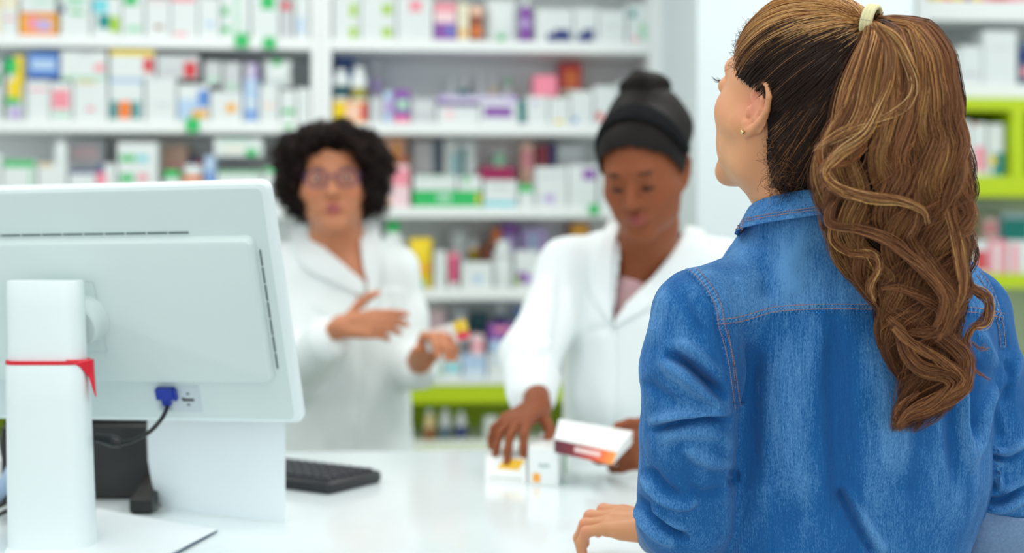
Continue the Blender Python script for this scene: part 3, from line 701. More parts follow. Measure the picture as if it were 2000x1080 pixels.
# connector bay under the cover and cable
m = MB(); b0 = mpix(300, 757, .006); b1 = mpix(387, 757, .006); b2 = mpix(382, 805, .006)
def mbox(m, x0, x1, y0, y1, z0, z1, mi=0):
    c = [(x0, y0), (x1, y0), (x1, y1), (x0, y1)]
    m.hexa([MT((a, b, z0)) for a, b in c]+[MT((a, b, z1)) for a, b in c], mi)
mbox(m, b0[0], b1[0], b2[1], b0[1]+.002, .004, .0055, 0)
rb = rng
for i in range(5): mbox(m, b0[0]+.004, b0[0]+.022, b2[1]+.003+i*.003, b2[1]+.0042+i*.003, .005, .0058, 1)
for xx, yy in ((.72, .3), (.74, .75), (.62, .55)): 
    px_ = b0[0]+(b1[0]-b0[0])*xx; py_ = b2[1]+(b0[1]-b2[1])*yy; mbox(m, px_-.002, px_+.002, py_-.0012, py_+.0012, .005, .006, 2)
mbox(m, b0[0]+(b1[0]-b0[0])*.6, b0[0]+(b1[0]-b0[0])*.86, b2[1]+(b0[1]-b2[1])*.45, b2[1]+(b0[1]-b2[1])*.55, .005, .006, 2)
m.build('connector_bay', [mat('bay_grey', (196, 208, 213), .5), mat('bay_print', (120, 130, 138), .6), mat('port_black', (25, 28, 32), .5)], mon, room=False)
pl = mpix(322, 766, .012)
cable = empty('video_cable', W(ontop(245, 930)), 'black video cable with a blue plug hanging under the monitor', 'cable')
m = MB(); mbox(m, pl[0]-.0125, pl[0]+.0125, pl[1]-.010, pl[1]+.006, .0062, .017); mbox(m, pl[0]-.006, pl[0]+.006, pl[1]-.020, pl[1]-.010, .0075, .015)
mbox(m, pl[0]+.0125, pl[0]+.0165, pl[1]-.012, pl[1]+.004, .008, .015)
bevel(m.build('plug', mat('vga_blue', (22, 52, 160), .35), cable, room=False), .001)
path = spline([MT((pl[0], pl[1]-.019, .011)), P(325, 800, 1.93), P(314, 820, 1.90), P(290, 845, 1.89), P(255, 862, 1.89), P(236, 866, 1.895)], 40)
m = MB(); m.tube(path, .0030, 10); m.build('cord', mat('cable_black', (18, 20, 22), .4), cable, room=False, angle=60)
m = MB(); m.tube(spline([P(238, 866, 1.895), P(205, 858, 1.90), P(186, 855, 1.90)], 6), [.005, .0078, .008, .0075, .006, .006], 12); m.build('connector', mat('cable_black', (18, 20, 22), .4), cable, room=False, angle=60)
# black till box behind the column
d1 = 2.02
BLK = mat('device_black', (26, 26, 24), .35, noise=(40, .3))
tb = empty('till_printer', W(np.array([-.62, 2.22, ZT])), 'black till printer box behind the monitor column', 'printer')
m = MB(); m.bbox(-.70, -.552, 2.165, 2.30, ZT+.0005, ZT+.115, .008)
m.build('body', BLK, tb, room=False, angle=35)
m = MB(); m.bbox(-.693, -.56, 2.175, 2.29, ZT+.1155, ZT+.122, .008); m.build('lid', mat('device_black_gloss', (18, 18, 18), .2), tb, room=False, angle=35)
tp = empty('card_reader', W(np.array([-.535, 2.1, ZT])), 'small black card reader beside the till printer', 'card reader')
m = MB(); c8 = []
for z, q in ((ZT+.0005, .0), (ZT+.016, .0)):
    pass
m.loft([[(x, y, z) for x, y in ((-.552+i, 2.05+i), (-.518-i, 2.05+i), (-.518-i, 2.145-i), (-.552+i, 2.145-i))] for z, i in ((ZT+.0005, .004), (ZT+.004, 0))]+[[(-.552, 2.05, ZT+.022), (-.518, 2.05, ZT+.022), (-.518, 2.145, ZT+.042), (-.552, 2.145, ZT+.042)]])
bevel(m.build('body', BLK, tp, room=False), .002)
# white curved leaflet board beyond the monitor
m = MB(); tops = []; prof = []
rowsL = []
for i in range(24):
    s = i/23.; py = 770+s*(1000-770)
    pe = np.interp(py, [770, 850, 900, 945, 975, 1000], [290, 287, 289, 297, 308, 323]); pts = []
    for j in range(13):
        q = j/12.; px = pe+(557-pe)*q; dd = 2.085-.100*q-.006*math.sin(q*3.14)
        z_ = ZC-(py-HZ)/F*2.085; z_ = max(ZT+.0012, z_) if s < .999 else ZT+.0012
        pts.append(((px-1000)/F*dd, dd, z_))
    rowsL.append(pts)
v_ = [p for r_ in rowsL for p in r_]+[(p[0], p[1]+.0016, p[2]) for r_ in rowsL for p in r_]
N_ = 24*13; f_ = []
for i in range(23):
    for j in range(12):
        a = i*13+j; f_.append((a, a+13, a+14, a+1)); f_.append((N_+a, N_+a+1, N_+a+14, N_+a+13))
for j in range(12): f_.append((j, j+1, N_+j+1, N_+j)); a = 23*13+j; f_.append((a, N_+a, N_+a+1, a+1))
for i in range(23): a = i*13; f_.append((a, N_+a, N_+a+13, a+13)); a += 12; f_.append((a, a+13, N_+a+13, N_+a))
m.add(v_, f_)
ls = m.build('display_board', mat('board_white', (232, 240, 243), .35), room=False, smooth=False)
tagset(ls, 'plain white upright board with a curved lower corner, below the monitor', 'board')
# keyboard
kb_r = np.array([-.2100, 2.315]); kdir = np.array([-.177, .115]); kdir /= np.linalg.norm(kdir); kn = np.array([kdir[1], -kdir[0]])
kn = np.array([-(.2857-.2100), -(2.315-2.205)]); kn = kn-(kn@kdir)*kdir; kn /= np.linalg.norm(kn)
kl, kw = .44, .135
def KT(p):   # p: along, toward the camera, up
    q = kb_r+kdir*p[0]+kn*p[1]; return (q[0], q[1], ZT+.0005+p[2])
kb = empty('computer_keyboard', W(np.array([*(kb_r+kdir*.2+kn*.07), ZT])), 'black computer keyboard lying on the counter beyond the monitor', 'keyboard')
m = MB(); m.bbox(0, kl, 0, kw, 0, .019, .008, T=KT); m.build('body', mat('kb_black', (28, 30, 34), .35), kb, room=False, angle=35)
key0 = None
for r_ in range(6):
    nk = 20; x = .012
    while x < kl-.02:
        w_ = .0165
        if r_ == 5 and .14 < x < .2: w_ = .11
        if x+w_ > kl-.008: break
        if not (.098 < x < .108 and r_ != 5):
            y0 = .010+r_*.0195
            rings = [[KT(p) for p in ((x+i, y0+i, z), (x+w_-i, y0+i, z), (x+w_-i, y0+.0165-i, z), (x+i, y0+.0165-i, z))] for z, i in ((.0185, 0), (.0235, .0018))]
            k = MB().loft(rings).build('key', mat('key_black', (44, 46, 54), .45), kb, room=False)
            if len([1 for q in kb.children]) > 100: k['kind'] = 'stuff'
        x += w_+.0028
# clutter at the far left edge
m = MB(); m.tube(spline([P(-40, 1010, 2.02), P(-10, 970, 2.02), P(14, 940, 2.03), P(34, 905, 2.06), P(60, 880, 2.1)], 24), .011, 14)
tagset(m.build('ribbed_hose', mat('hose_blue', (150, 172, 200), .4), room=False, angle=60), 'grey-blue hose-like cable sleeve at the left edge behind the column', 'cable sleeve')
for lab, pts in (('black cable hanging in front of the lime cupboard at the left edge', [P(30, 790, 2.2), P(12, 830, 2.2), P(3, 870, 2.2), P(10, 905, 2.2), P(30, 935, 2.22), P(60, 960, 2.23)]),
                 ('thin black cable lying on the counter at the far left', [P(-30, 998, 2.0), P(5, 985, 2.02), P(30, 968, 2.1), P(60, 960, 2.13)]),
                 ('thin black cable loop nearest the foot plate at far left', [P(-30, 1022, 1.95), P(0, 1004, 1.98), P(24, 994, 2.0), P(60, 985, 2.05)])):
    m = MB(); m.tube([[a, b, max(c, ZT+.005)] for a, b, c in spline(pts, 30)], .0035, 8)
    tagset(m.build('power_cable', mat('cable_black', (18, 20, 22), .4), room=False, angle=60), lab, 'cable')
m = MB(); m.bbox(-.766, -.742, 2.13, 2.17, ZT+.0005, ZT+.115, .004); tagset(m.build('desk_speaker', BLK, room=False, angle=35), 'narrow black box standing behind the column at the left edge', 'speaker')
for i, (z0, sx_, c_) in enumerate(((0, .0, (236, 238, 238)), (.012, .006, (225, 230, 232)), (.024, -.004, (240, 242, 242)))):
    m = MB(); m.box(-.98+sx_, -.83+sx_, 2.24, 2.45, ZT+.0005+z0, ZT+.0115+z0)
    tagset(m.build('paper_pad', cmat(c_), room=False), ('lowest', 'middle', 'topmost')[i]+' white paper pad of the small stack at the left edge', 'paper pad', 'paper pads at the left edge')
# cartons on the counter
CW_ = cmat((240, 243, 241), .4)
def carton(name, corners_px, zb, ht, label, decals, mats, cat='box', lean=0):
    """corners on the counter: near-left, near-right, far-right, far-left"""
    q = [ontop(px, py, zb) for px, py in corners_px]
    top = [p+np.array([0, lean*(1 if i < 2 else .3), ht]) for i, p in enumerate(q)]
    m = MB(); m.hexa(q+top)
    faces = {'front': (q[0], q[1], top[1], top[0]), 'left': (q[3], q[0], top[0], top[3]), 'right': (q[1], q[2], top[2], top[1]), 'top': (top[0], top[1], top[2], top[3])}
    for i, (fc, quad, mi) in enumerate(decals):
        a, b, c, d = faces[fc]; n = np.cross(b-a, d-a); n /= np.linalg.norm(n)
        pts = [a*(1-u)*(1-v)+b*u*(1-v)+c*u*v+d*(1-u)*v for u, v in quad]; k = len(pts)
        m.add([p+n*(.0005+.0002*i) for p in pts]+[p-n*.001 for p in pts], [tuple(range(k)), tuple(range(k, 2*k))[::-1]]+[(j, j+k, (j+1) % k+k, (j+1) % k) for j in range(k)], mi)
    return tagset(m.build(name, mats, room=False), label, cat, 'medicine cartons on the counter')
YEL = cmat((240, 190, 45)); AMB = cmat((250, 170, 60)); GRT = cmat((120, 190, 140)); GRY = cmat((190, 200, 198)); BRZ = cmat((170, 120, 40))
carton('medicine_carton', [(948, 938), (1028, 945), (1062, 905), (985, 900)], ZT+.0005, .036, 'white carton with a yellow slanted panel under the pharmacist\'s fingers, left of its pair',
       [('front', [(.28, .50), (.80, .50), (.98, .93), (.48, .93)], 1), ('front', [(.1, .12), (.9, .12), (.9, .18), (.1, .18)], 2), ('top', [(.1, .2), (.9, .2), (.9, .3), (.1, .3)], 2)], [CW_, YEL, GRY], lean=.032)
carton('medicine_carton', [(1032, 946), (1090, 950), (1110, 915), (1058, 910)], ZT+.0005, .058, 'white carton with a small orange dot, standing right of its pair',
       [('front', [(.15, .08), (.4, .08), (.4, .32), (.15, .32)], 1), ('right', [(.6, .05), (.8, .05), (.8, .95), (.6, .95)], 2), ('front', [(.35, .5), (.7, .5), (.7, .6), (.35, .6)], 3), ('left', [(.3, .2), (.7, .2), (.7, .6), (.3, .6)], 4)], [CW_, AMB, GRT, GRY, BRZ])
# the carton held in the right pharmacist's hands
hq = [P(1083, 884, 2.27), P(1196, 908, 2.23), P(1206, 882, 2.24), P(1083, 856, 2.28)]
dv = np.array([.004, .075, .012])
front = hq; backq = [p+dv+(np.array([0, 0, .010]) if i > 1 else 0) for i, p in enumerate(hq)]
# a longer lid sloping back, as in the photo
backq[3] = P(1092, 818, 2.36); backq[2] = P(1236, 842, 2.33); backq[0] = backq[3]+np.array([0, .01, -.022]); backq[1] = backq[2]+np.array([0, .01, -.022])
m = MB(); m.hexa([front[0], front[1], backq[1], backq[0], front[3], front[2], backq[2], backq[3]])
a, b, c_, d_ = front; n = np.cross(b-a, d_-a); n /= np.linalg.norm(n)
gm = bpy.data.materials.new('carton_gradient'); gm.use_nodes = True; nt = gm.node_tree; bs = nt.nodes['Principled BSDF']; bs.inputs['Roughness'].default_value = .4
at = nt.nodes.new('ShaderNodeAttribute'); at.attribute_name = 'Col'; nt.links.new(at.outputs['Color'], bs.inputs['Base Color'])
hc = empty('medicine_carton', W((a+b)/2), 'white carton with a dark red to orange printed front, held between both hands', 'box', 'medicine cartons on the counter')
m.build('card_body', CW_, hc, room=False)
st = [(0, (88, 22, 44)), (.3, (120, 22, 40)), (.55, (190, 45, 35)), (.75, (235, 95, 40)), (1, (252, 160, 60))]
vv, ff, cc = [], [], []
for i in range(25):
    u = i/24; col = [np.interp(u, [s[0] for s in st], [s[1][k] for s in st]) for k in range(3)]
    for v in (0, .92): vv.append(a*(1-u)*(1-v)+b*u*(1-v)+c_*u*v+d_*(1-u)*v+n*.0006); cc.append(srgb(*col))
for i in range(24): ff.append((2*i, 2*i+2, 2*i+3, 2*i+1))
mesh_obj('printed_front', vv, ff, gm, hc, room=False, attr=np.array(cc))
m = MB(); r2 = random.Random(4); u = .34
while u < .74:           # pale product lettering, too blurred to read
    du = r2.uniform(.02, .032)
    pts = [a*(1-s)*(1-v)+b*s*(1-v)+c_*s*v+d_*(1-s)*v+n*.0010 for s, v in ((u, .35), (u+du*.8, .35), (u+du*.8, .7), (u, .7))]
    m.add(pts, [(0, 1, 2, 3)]); u += du
m.build('lettering', cmat((250, 225, 220)), hc, room=False)
# ================================================================ people: common parts (lens frame)
def unit(v): v = np.asarray(v, float); return v/np.linalg.norm(v)
def axes(fx, fy, pitch=0, roll=0):
    """forward, left, up of a head or body; pitch > 0 looks down"""
    f = unit([fx, fy, 0]); l = np.array([-f[1], f[0], 0]); u = np.array([0, 0, 1.])
    f2 = f*math.cos(pitch)-u*math.sin(pitch); u2 = u*math.cos(pitch)+f*math.sin(pitch)
    l2 = l*math.cos(roll)+u2*math.sin(roll); u3 = u2*math.cos(roll)-l*math.sin(roll)
    return f2, l2, u3
def head_groups(c, ax, s=.92, smile=0, ear=True, nose=1., full=0., ear_a=.5):
    f, l, u = ax
    def p(a, b, d): return c+s*(a*f+b*l+d*u)
    R = np.array([f, l, u])
    E = lambda a, r, k=None: el(p(*a), np.array(r)*s, R, k)
    K = lambda a, b, r1, r2, k=None: rc(p(*a), p(*b), r1*s, r2*s, k)
    g = [('+', .016, [E((-.012, 0, .035), (.098, .077, .088)), E((.030, 0, -.018), (.062, .062+full, .088)), E((.030, 0, -.062), (.054, .052+full, .050)), K((.070, -.010, -.100), (.070, .010, -.100), .018, .018),
                      K((.052, .044, -.020), (.02, .060, -.03), .022, .018), K((.052, -.044, -.020), (.02, -.060, -.03), .022, .018), K((.080, -.030, .026), (.080, .030, .026), .012, .012),
                      K((-.005, .050, -.03), (.010, .044, -.075), .020, .020), K((-.005, -.050, -.03), (.010, -.044, -.075), .020, .020)]),
         ('-', .012, [K((.104, .033, .006), (.100, .040, .004), .016, .014), K((.104, -.033, .006), (.100, -.040, .004), .016, .014)]),
         ('+', .006, [K((.088, 0, .016), (.108, 0, -.026), .0065, .0105*nose), K((.100, .010*nose, -.031), (.092, .013*nose, -.032), .0075, .007), K((.100, -.010*nose, -.031), (.092, -.013*nose, -.032), .0075, .007)]),
         ('+', .004, [el(p(.0795, .032, .004), np.array([.0135, .0155, .0125])*s, R), el(p(.0795, -.032, .004), np.array([.0135, .0155, .0125])*s, R)]),
         ('+', .005, [K((.084, .026, -.063+smile), (.0955, .007, -.0585), .0035, .0052), K((.084, -.026, -.063+smile), (.0955, -.007, -.0585), .0035, .0052), K((.0955, .007, -.0585), (.0955, -.007, -.0585), .0052, .0052),
                      K((.083, .024, -.066+smile), (.0925, .004, -.0695), .0035, .0062), K((.083, -.024, -.066+smile), (.0925, -.004, -.0695), .0035, .0062)]),
         ('-', .003, [K((.1005, .016, -.0642), (.1005, -.016, -.0642), .0022, .0022)])]
    if ear:
        for sd in (1, -1):
            ea_ = ear_a; e0 = np.array([-.002, .0735*sd, -.006]); ab = np.array([-math.cos(ea_), sd*math.sin(ea_), 0.]); bb = unit([-.15, .08*sd, 1.])
            q = lambda a, b, o=0: p(*(e0+a*ab+b*bb+o*np.array([math.sin(ea_), sd*math.cos(ea_), 0])))
            hx = [(.003, .002, .001), (-.003, .014, .002), (-.001, .026, .003), (.008, .034, .003), (.019, .032, .003), (.027, .020, .003), (.028, .004, .002), (.022, -.012, .002), (.013, -.024, .002), (.004, -.031, .001)]
            rr = [.0026, .0030, .0034, .0036, .0036, .0036, .0034, .0036, .0052, .0056]
            ln = [rc(q(*hx[i]), q(*hx[i+1]), rr[i]*s, rr[i+1]*s) for i in range(9)]
            ah = [(.009, .024, .001), (.016, .014, .002), (.018, .002, .002), (.013, -.010, .001), (.006, -.016, 0)]
            ln += [rc(q(*ah[i]), q(*ah[i+1]), .0028*s, .0030*s) for i in range(4)]
            ln += [rc(q(-.004, -.002, .001), q(-.002, -.008, .001), .0038*s, .0040*s), rc(q(-.002, -.02, 0), q(.003, -.028, 0), .006*s, .006*s)]
            nrm = unit(np.cross(ab, bb)); Re = np.array([ab@np.array([f, l, u]), bb@np.array([f, l, u]), np.cross(ab, bb)@np.array([f, l, u])])
            Re = np.array([unit(Re[0]), unit(Re[1]-Re[1]@unit(Re[0])*unit(Re[0])), unit(Re[2])])
            g.append(('+', .0025, ln+[el(q(.013, .004, -.002), np.array([.016, .030, .0030])*s, Re), el(q(.006, .0, -.006), np.array([.010, .020, .008])*s, Re)]))
    return g, p
def hand_prims(w, x, z, side, curl, thumb, s=.95, spread=(.10, .03, -.05, -.14)):
    """w wrist, x towards the fingers, z out of the back of the hand, side +1 right -1 left"""
    x = unit(x); z = unit(z-np.dot(z, x)*x); y = side*np.cross(z, x)
    L = lambda a, b, c: w+s*(a*x+b*y+c*z)
    K = [(.088, .026), (.091, .008), (.087, -.010), (.080, -.027)]
    palm = [rc(L(0, .010, 0), L(*k, -.001), .016*s, .0115*s) for k in K[:2]]+[rc(L(0, -.010, 0), L(*k, -.002), .016*s, .0105*s) for k in K[2:]]
    palm += [rc(L(.02, .018, -.006), L(.07, .02, -.006), .013*s, .010*s), rc(L(.02, -.016, -.006), L(.06, -.022, -.006), .012*s, .010*s)]
    ln = [(.042, .025, .021), (.046, .029, .022), (.043, .027, .022), (.034, .021, .019)]; r0 = [.0092, .0094, .0088, .0078]
    g = [('+', .010, palm)]; tips = []
    for i in range(4):
        c = L(*K[i], 0); a = 0; sp = spread[i]; pts = [c]
        for j in range(3):
            a += curl[i][j]
            d = math.cos(a)*(math.cos(sp)*x+math.sin(sp)*y)-math.sin(a)*z
            c = c+d*ln[i][j]*s; pts.append(c)
        r = r0[i]*s
        g.append(('+', .004, [rc(pts[0], pts[1], r*1.12, r*1.0), rc(pts[1], pts[2], r*1.02, r*.9), rc(pts[2], pts[3], r*.92, r*.78)])); tips.append(pts)
    c = L(.018, .020, -.008); pts = [c]
    for d, n in zip(thumb, (.042, .032, .026)):
        d = unit(d[0]*x+d[1]*y+d[2]*z); c = c+d*n*s; pts.append(c)
    g.append(('+', .006, [rc(pts[0], pts[1], .0135*s, .0108*s), rc(pts[1], pts[2], .0105*s, .0095*s), rc(pts[2], pts[3], .0098*s, .0080*s)])); tips.append(pts)
    return g, tips
def body_mesh(groups, lo, hi, h, it=1):
    v, f = surface(groups, lo, hi, h); v = relax(v, f, it, .5); return v, f
def fold_sum(v, n, folds, gate=True):
    """folds: (polyline in photo pixels, height, width one side, width other side[, taper])"""
    px = to_px(v); view = unit(np.array([.2, 1, 0])); face = np.clip((-(n@view)+.05)*2.2, 0, 1)
    d = np.zeros(len(v))
    for q in folds:
        ln = spline(np.array(q[0], float), max(6, len(q[0])*4)); amp, wa, wb = q[1], q[2]*.85, q[3]*.85; tp = q[4] if len(q) > 4 else 1
        wm = max(wa, wb)*2.6; lo = ln.min(0)-wm; hi = ln.max(0)+wm
        m = np.where((px > lo).all(1) & (px < hi).all(1) & (face > 0))[0]
        if not len(m): continue
        dd, sg, t = seg_dist(px[m], ln)
        wd_ = np.where(sg > 0, wa, wb)
        env = np.clip(np.sin(np.pi*np.clip(t, 0.0, 1.0))*1.6, 0, 1) if tp == 1 else (np.clip((1-t)*2.5, 0, 1) if tp == 0 else 1)
        d[m] += amp*np.exp(-(dd/wd_)**2)*env*face[m]
    return d
def smooth_noise(v, n, amp, cell, seed, stretch=(1, 1, 1)):
    r = np.random.default_rng(seed); out = np.zeros(len(v)); st = np.array(stretch)
    for _ in range(n):
        k = unit(r.normal(size=3))*r.uniform(.6, 1.4)/cell*2*np.pi*st; out += np.sin(v@k+r.uniform(0, 6.28))
    return amp*out/math.sqrt(n)
SKIN_A = mat('skin_light', (205, 150, 118), .45, attr=True, sss=.12, bump=(700, .12, .0006))
SKIN_B = mat('skin_medium', (170, 105, 75), .45, attr=True, sss=.08, bump=(500, .1, .0006))
SKIN_C = mat('skin_dark', (120, 70, 50), .55, spec=.3, attr=True, sss=.06, bump=(500, .1, .0006))
def paint(v, base, marks):
    """marks: (centre, radius, colour, weight, softness)"""
    c = np.tile(np.array(srgb(*base)), (len(v), 1))
    for cc, r, col, w, so in marks:
        r = np.asarray(r) if np.ndim(r) else r
        d = np.linalg.norm((v-cc)/r, axis=1); t = np.clip((1-d)/so, 0, 1)*w
        c = c*(1-t[:, None])+np.array(srgb(*col))*t[:, None]
    return c
def obox_dist(v, c, ax, r):
    return np.stack([(v-c)@a/q for a, q in zip(ax, r)], 1)
def paint_box(col, v, c, ax, r, rgb, w=1, so=.35):
    d = np.linalg.norm(obox_dist(v, c, ax, r), axis=1); t = np.clip((1-d)/so, 0, 1)*w
    return col*(1-t[:, None])+np.array(srgb(*rgb))*t[:, None]
def patch(bvh, A_, B_, n, m, off=.004, th=.003, d0=.6):
    """cloth patch between two pixel polylines, laid on a surface"""
    a = spline(A_, n); b = spline(B_, n); g = np.full((n, m, 3), np.nan); nn = np.zeros((n, m, 3))
    for i in range(n):
        for j in range(m):
            q = a[i]+(b[i]-a[i])*j/(m-1); h, no = cast(bvh, q[0], q[1], d0)
            if h is not None: g[i, j] = h; nn[i, j] = no if no[1] < 0 else -no
    # fill misses from neighbours
    for _ in range(60):
        if not np.isnan(g[..., 0]).any(): break
        bad = np.argwhere(np.isnan(g[..., 0]))
        for i, j in bad:
            for di, dj in ((0, -1), (0, 1), (-1, 0), (1, 0)):
                y, x = i+di, j+dj
                if 0 <= y < n and 0 <= x < m and not np.isnan(g[y, x, 0]):
                    q = a[i]+(b[i]-a[i])*j/(m-1); g[i, j] = P(q[0], q[1], g[y, x, 1]); nn[i, j] = nn[y, x]; break
    g = np.where(np.isnan(g), 0, g)
    for _ in range(2):
        k = g.copy(); k[1:-1, :] = (g[:-2, :]+g[2:, :]+2*g[1:-1, :])/4; g = k
        k = nn.copy(); k[1:-1, :] = (nn[:-2, :]+nn[2:, :]+nn[1:-1, :])/3; nn = k
    nn /= np.linalg.norm(nn, axis=2, keepdims=True)+1e-9
    top = g+nn*(off+th); bot = g+nn*off
    v = np.vstack([top.reshape(-1, 3), bot.reshape(-1, 3)]); N = n*m; f = []
    for i in range(n-1):
        for j in range(m-1):
            k = i*m+j; f += [(k, k+m, k+m+1, k+1), (N+k, N+k+1, N+k+m+1, N+k+m)]
    for j in range(m-1): f.append((j, j+1, N+j+1, N+j)); k = (n-1)*m+j; f.append((k, N+k, N+k+1, k+1))
    for i in range(n-1): k = i*m; f.append((k, N+k, N+k+m, k+m)); k += m-1; f.append((k, k+m, N+k+m, N+k))
    return v, f
def split_faces(v, f, sel):
    """sub-mesh of the faces where sel holds"""
    ff = f[sel]; u, inv = np.unique(ff, return_inverse=True)
    return v[u], inv.reshape(ff.shape), u
HAIRM = mat('hair_strand', (90, 60, 40), .44, attr=True, spec=.32)
HAIRC = mat('hair_under', (20, 12, 9), .7, spec=.1)
def hair_obj(name, paths, rads, cols, parent, sides=3):
    """paths (S,N,3); cols (S,N,3)"""
    v, f = tubes(paths, rads, sides)
    c = np.repeat(cols.reshape(-1, 3), sides, 0)
    o = mesh_obj(name, v, f, HAIRM, parent, True, room=False, attr=c); o['kind'] = 'stuff'; return o
# ================================================================ the customer, seen from behind
cust = empty('person', W(np.array([.36, 1.62, 0])), 'customer seen from behind, brown wavy ponytail, blue denim shirt, hand on the counter', 'person')
hc_c = P(1553, 207, 1.60); hax = axes(-.61, .79, -.30)
HG, hp = head_groups(hc_c, hax, .95, full=.006, ear_a=.16)
el_w = {}; FW = .82
shL, shR = P(1362, 610, 1.565), P(1888, 606, 1.665)
elL = np.array([(1338-1000)/F*1.62, 1.62, ZC-(1030-HZ)/F*1.62]); wrL = np.array([.184, 1.698, ZT+.045])
elR = P(1942, 1015, 1.672); wrR = P(1850, 1016, 1.865)
neck = P(1571, 380, 1.605); nbase = P(1582, 505, 1.625)
hx = unit([-.76, .64, -.02]); hz = unit([-.1, -.25, 1])
curlL = [(.10, .72, .6), (.12, .76, .6), (.16, .8, .6), (.2, .8, .6)]
for _ in range(2):
    hg, htips = hand_prims(wrL, hx, hz, -1, curlL, [(.7, .55, -.35), (.9, .15, -.2), (.95, -.1, -.1)], .88, (.16, .05, -.06, -.2))
    zl = min(min(q[1][2]-q[3], q[2][2]-q[4]) for g_ in hg for q in g_[2]); wrL = wrL+np.array([0, 0, ZT+.0012-zl])
BG = HG+[('+', .03, [rc(hp(-.025, 0, -.05), neck, .050, .050), rc(neck, nbase, .050, .048)]),
         ('+', .03, [rc(nbase, shL, .036, .030), rc(nbase, shR, .036, .030), el(P(1640, 760, 1.64), (.13, .07, .2)), el(P(1655, 1050, 1.645), (.11, .07, .2))]),
         ('+', .02, [rc(shL, elL, .038, .032), rc(elL, wrL, .032, .022), rc(shR, elR, .030, .030), rc(elR, wrR, .036, .025)])]+[(a, min(b, .008), c) for a, b, c in hg]
bv, bf = body_mesh(BG, (.02, 1.42, .93), (.62, 1.98, 1.70), .0019)
col = paint(bv, (214, 148, 104), [(hp(-.004, .08, 0), .030, (226, 140, 118), .55, .7), (hp(.06, .05, -.03), .035, (226, 158, 122), .5, .8), (hp(.04, .06, -.07), .05, (224, 168, 124), .5, .8)]+
            [(t[1], .013, (222, 130, 112), .6, .8) for t in htips]+[(t[3], .013, (222, 128, 112), .5, .8) for t in htips])
mesh_obj('body', bv, bf, SKIN_A, cust, True, room=False, attr=col)
# eyelash and earring
m = MB(); r3 = random.Random(3)
for i in range(16):
    a = hp(.088, .022+.0014*i, .008+.0006*math.sin(i)); b = a+hax[0]*(.009+.002*r3.random())+hax[1]*(.004)+hax[2]*(-.002+.005*r3.random())
    m.tube(spline([a, (a+b)/2-hax[2]*.0016, b], 5), [.0003, .0003, .00025, .0002, .0001], 4)
m.build('eyelashes', mat('lash', (20, 16, 14), .6), cust, room=False)
ep = hp(.006, .083, -.034)
ER = mat('earring_gold', (225, 205, 150), .2, metal=1)
m = MB(); c0 = P(1450, 258, ep[1]-.004)
m.lathe([(.0001, -.0026), (.0018, -.0018), (.0026, 0), (.0018, .0018), (.0001, .0026)], c0, 12); m.build('earring', ER, cust, room=False, smooth=True)
# ---- denim
dm = bpy.data.materials.new('denim'); dm.use_nodes = True; nt = dm.node_tree; bs = nt.nodes['Principled BSDF']; bs.inputs['Roughness'].default_value = .85; bs.inputs['Specular IOR Level'].default_value = .2
bs.inputs['Sheen Weight'].default_value = .15; bs.inputs['Sheen Roughness'].default_value = .6; bs.inputs['Sheen Tint'].default_value = (.5, .7, 1, 1)
tc = nt.nodes.new('ShaderNodeTexCoord')
def nz(scale, sx, detail=3):
    mp = nt.nodes.new('ShaderNodeMapping'); mp.inputs['Scale'].default_value = sx; nt.links.new(tc.outputs['Object'], mp.inputs['Vector'])
    n = nt.nodes.new('ShaderNodeTexNoise'); n.inputs['Scale'].default_value = scale; n.inputs['Detail'].default_value = detail; nt.links.new(mp.outputs['Vector'], n.inputs['Vector']); return n.outputs['Fac']
def mth(op, a, b):
    n = nt.nodes.new('ShaderNodeMath'); n.operation = op
    for i, x in enumerate((a, b)):
        if isinstance(x, (int, float)): n.inputs[i].default_value = x
        else: nt.links.new(x, n.inputs[i])
    return n.outputs[0]
weft = nz(900, (1, 1, .35), 2); warp = nz(520, (1, 1, .06), 2); slub = nz(34, (1, 1, .13), 4); big = nz(9, (1, 1, .5), 3)
s = mth('ADD', mth('MULTIPLY', weft, .32), mth('MULTIPLY', warp, .20)); s = mth('ADD', mth('ADD', s, .245), mth('MULTIPLY', slub, .30)); s = mth('ADD', s, mth('ADD', mth('MULTIPLY', big, .20), .05))
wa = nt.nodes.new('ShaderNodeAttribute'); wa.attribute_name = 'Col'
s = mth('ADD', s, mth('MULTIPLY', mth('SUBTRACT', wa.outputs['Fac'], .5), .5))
cr = nt.nodes.new('ShaderNodeValToRGB'); nt.links.new(s, cr.inputs['Fac'])
e = cr.color_ramp.elements; e[0].position = .50; e[0].color = (*srgb(6, 58, 118), 1); e[1].position = 1.12 if False else 1.0; e[1].color = (*srgb(92, 146, 198), 1)
k_ = cr.color_ramp.elements.new(.80); k_.color = (*srgb(20, 90, 152), 1)
nt.links.new(cr.outputs['Color'], bs.inputs['Base Color'])
bp = nt.nodes.new('ShaderNodeBump'); bp.inputs['Strength'].default_value = .25; bp.inputs['Distance'].default_value = .0006; nt.links.new(weft, bp.inputs['Height']); nt.links.new(bp.outputs['Normal'], bs.inputs['Normal'])
DEN = dm
DENL = mat('denim_reverse', (112, 138, 172), .9, noise=(300, .12), spec=.1)
THR = mat('orange_thread', (172, 128, 118), .7)
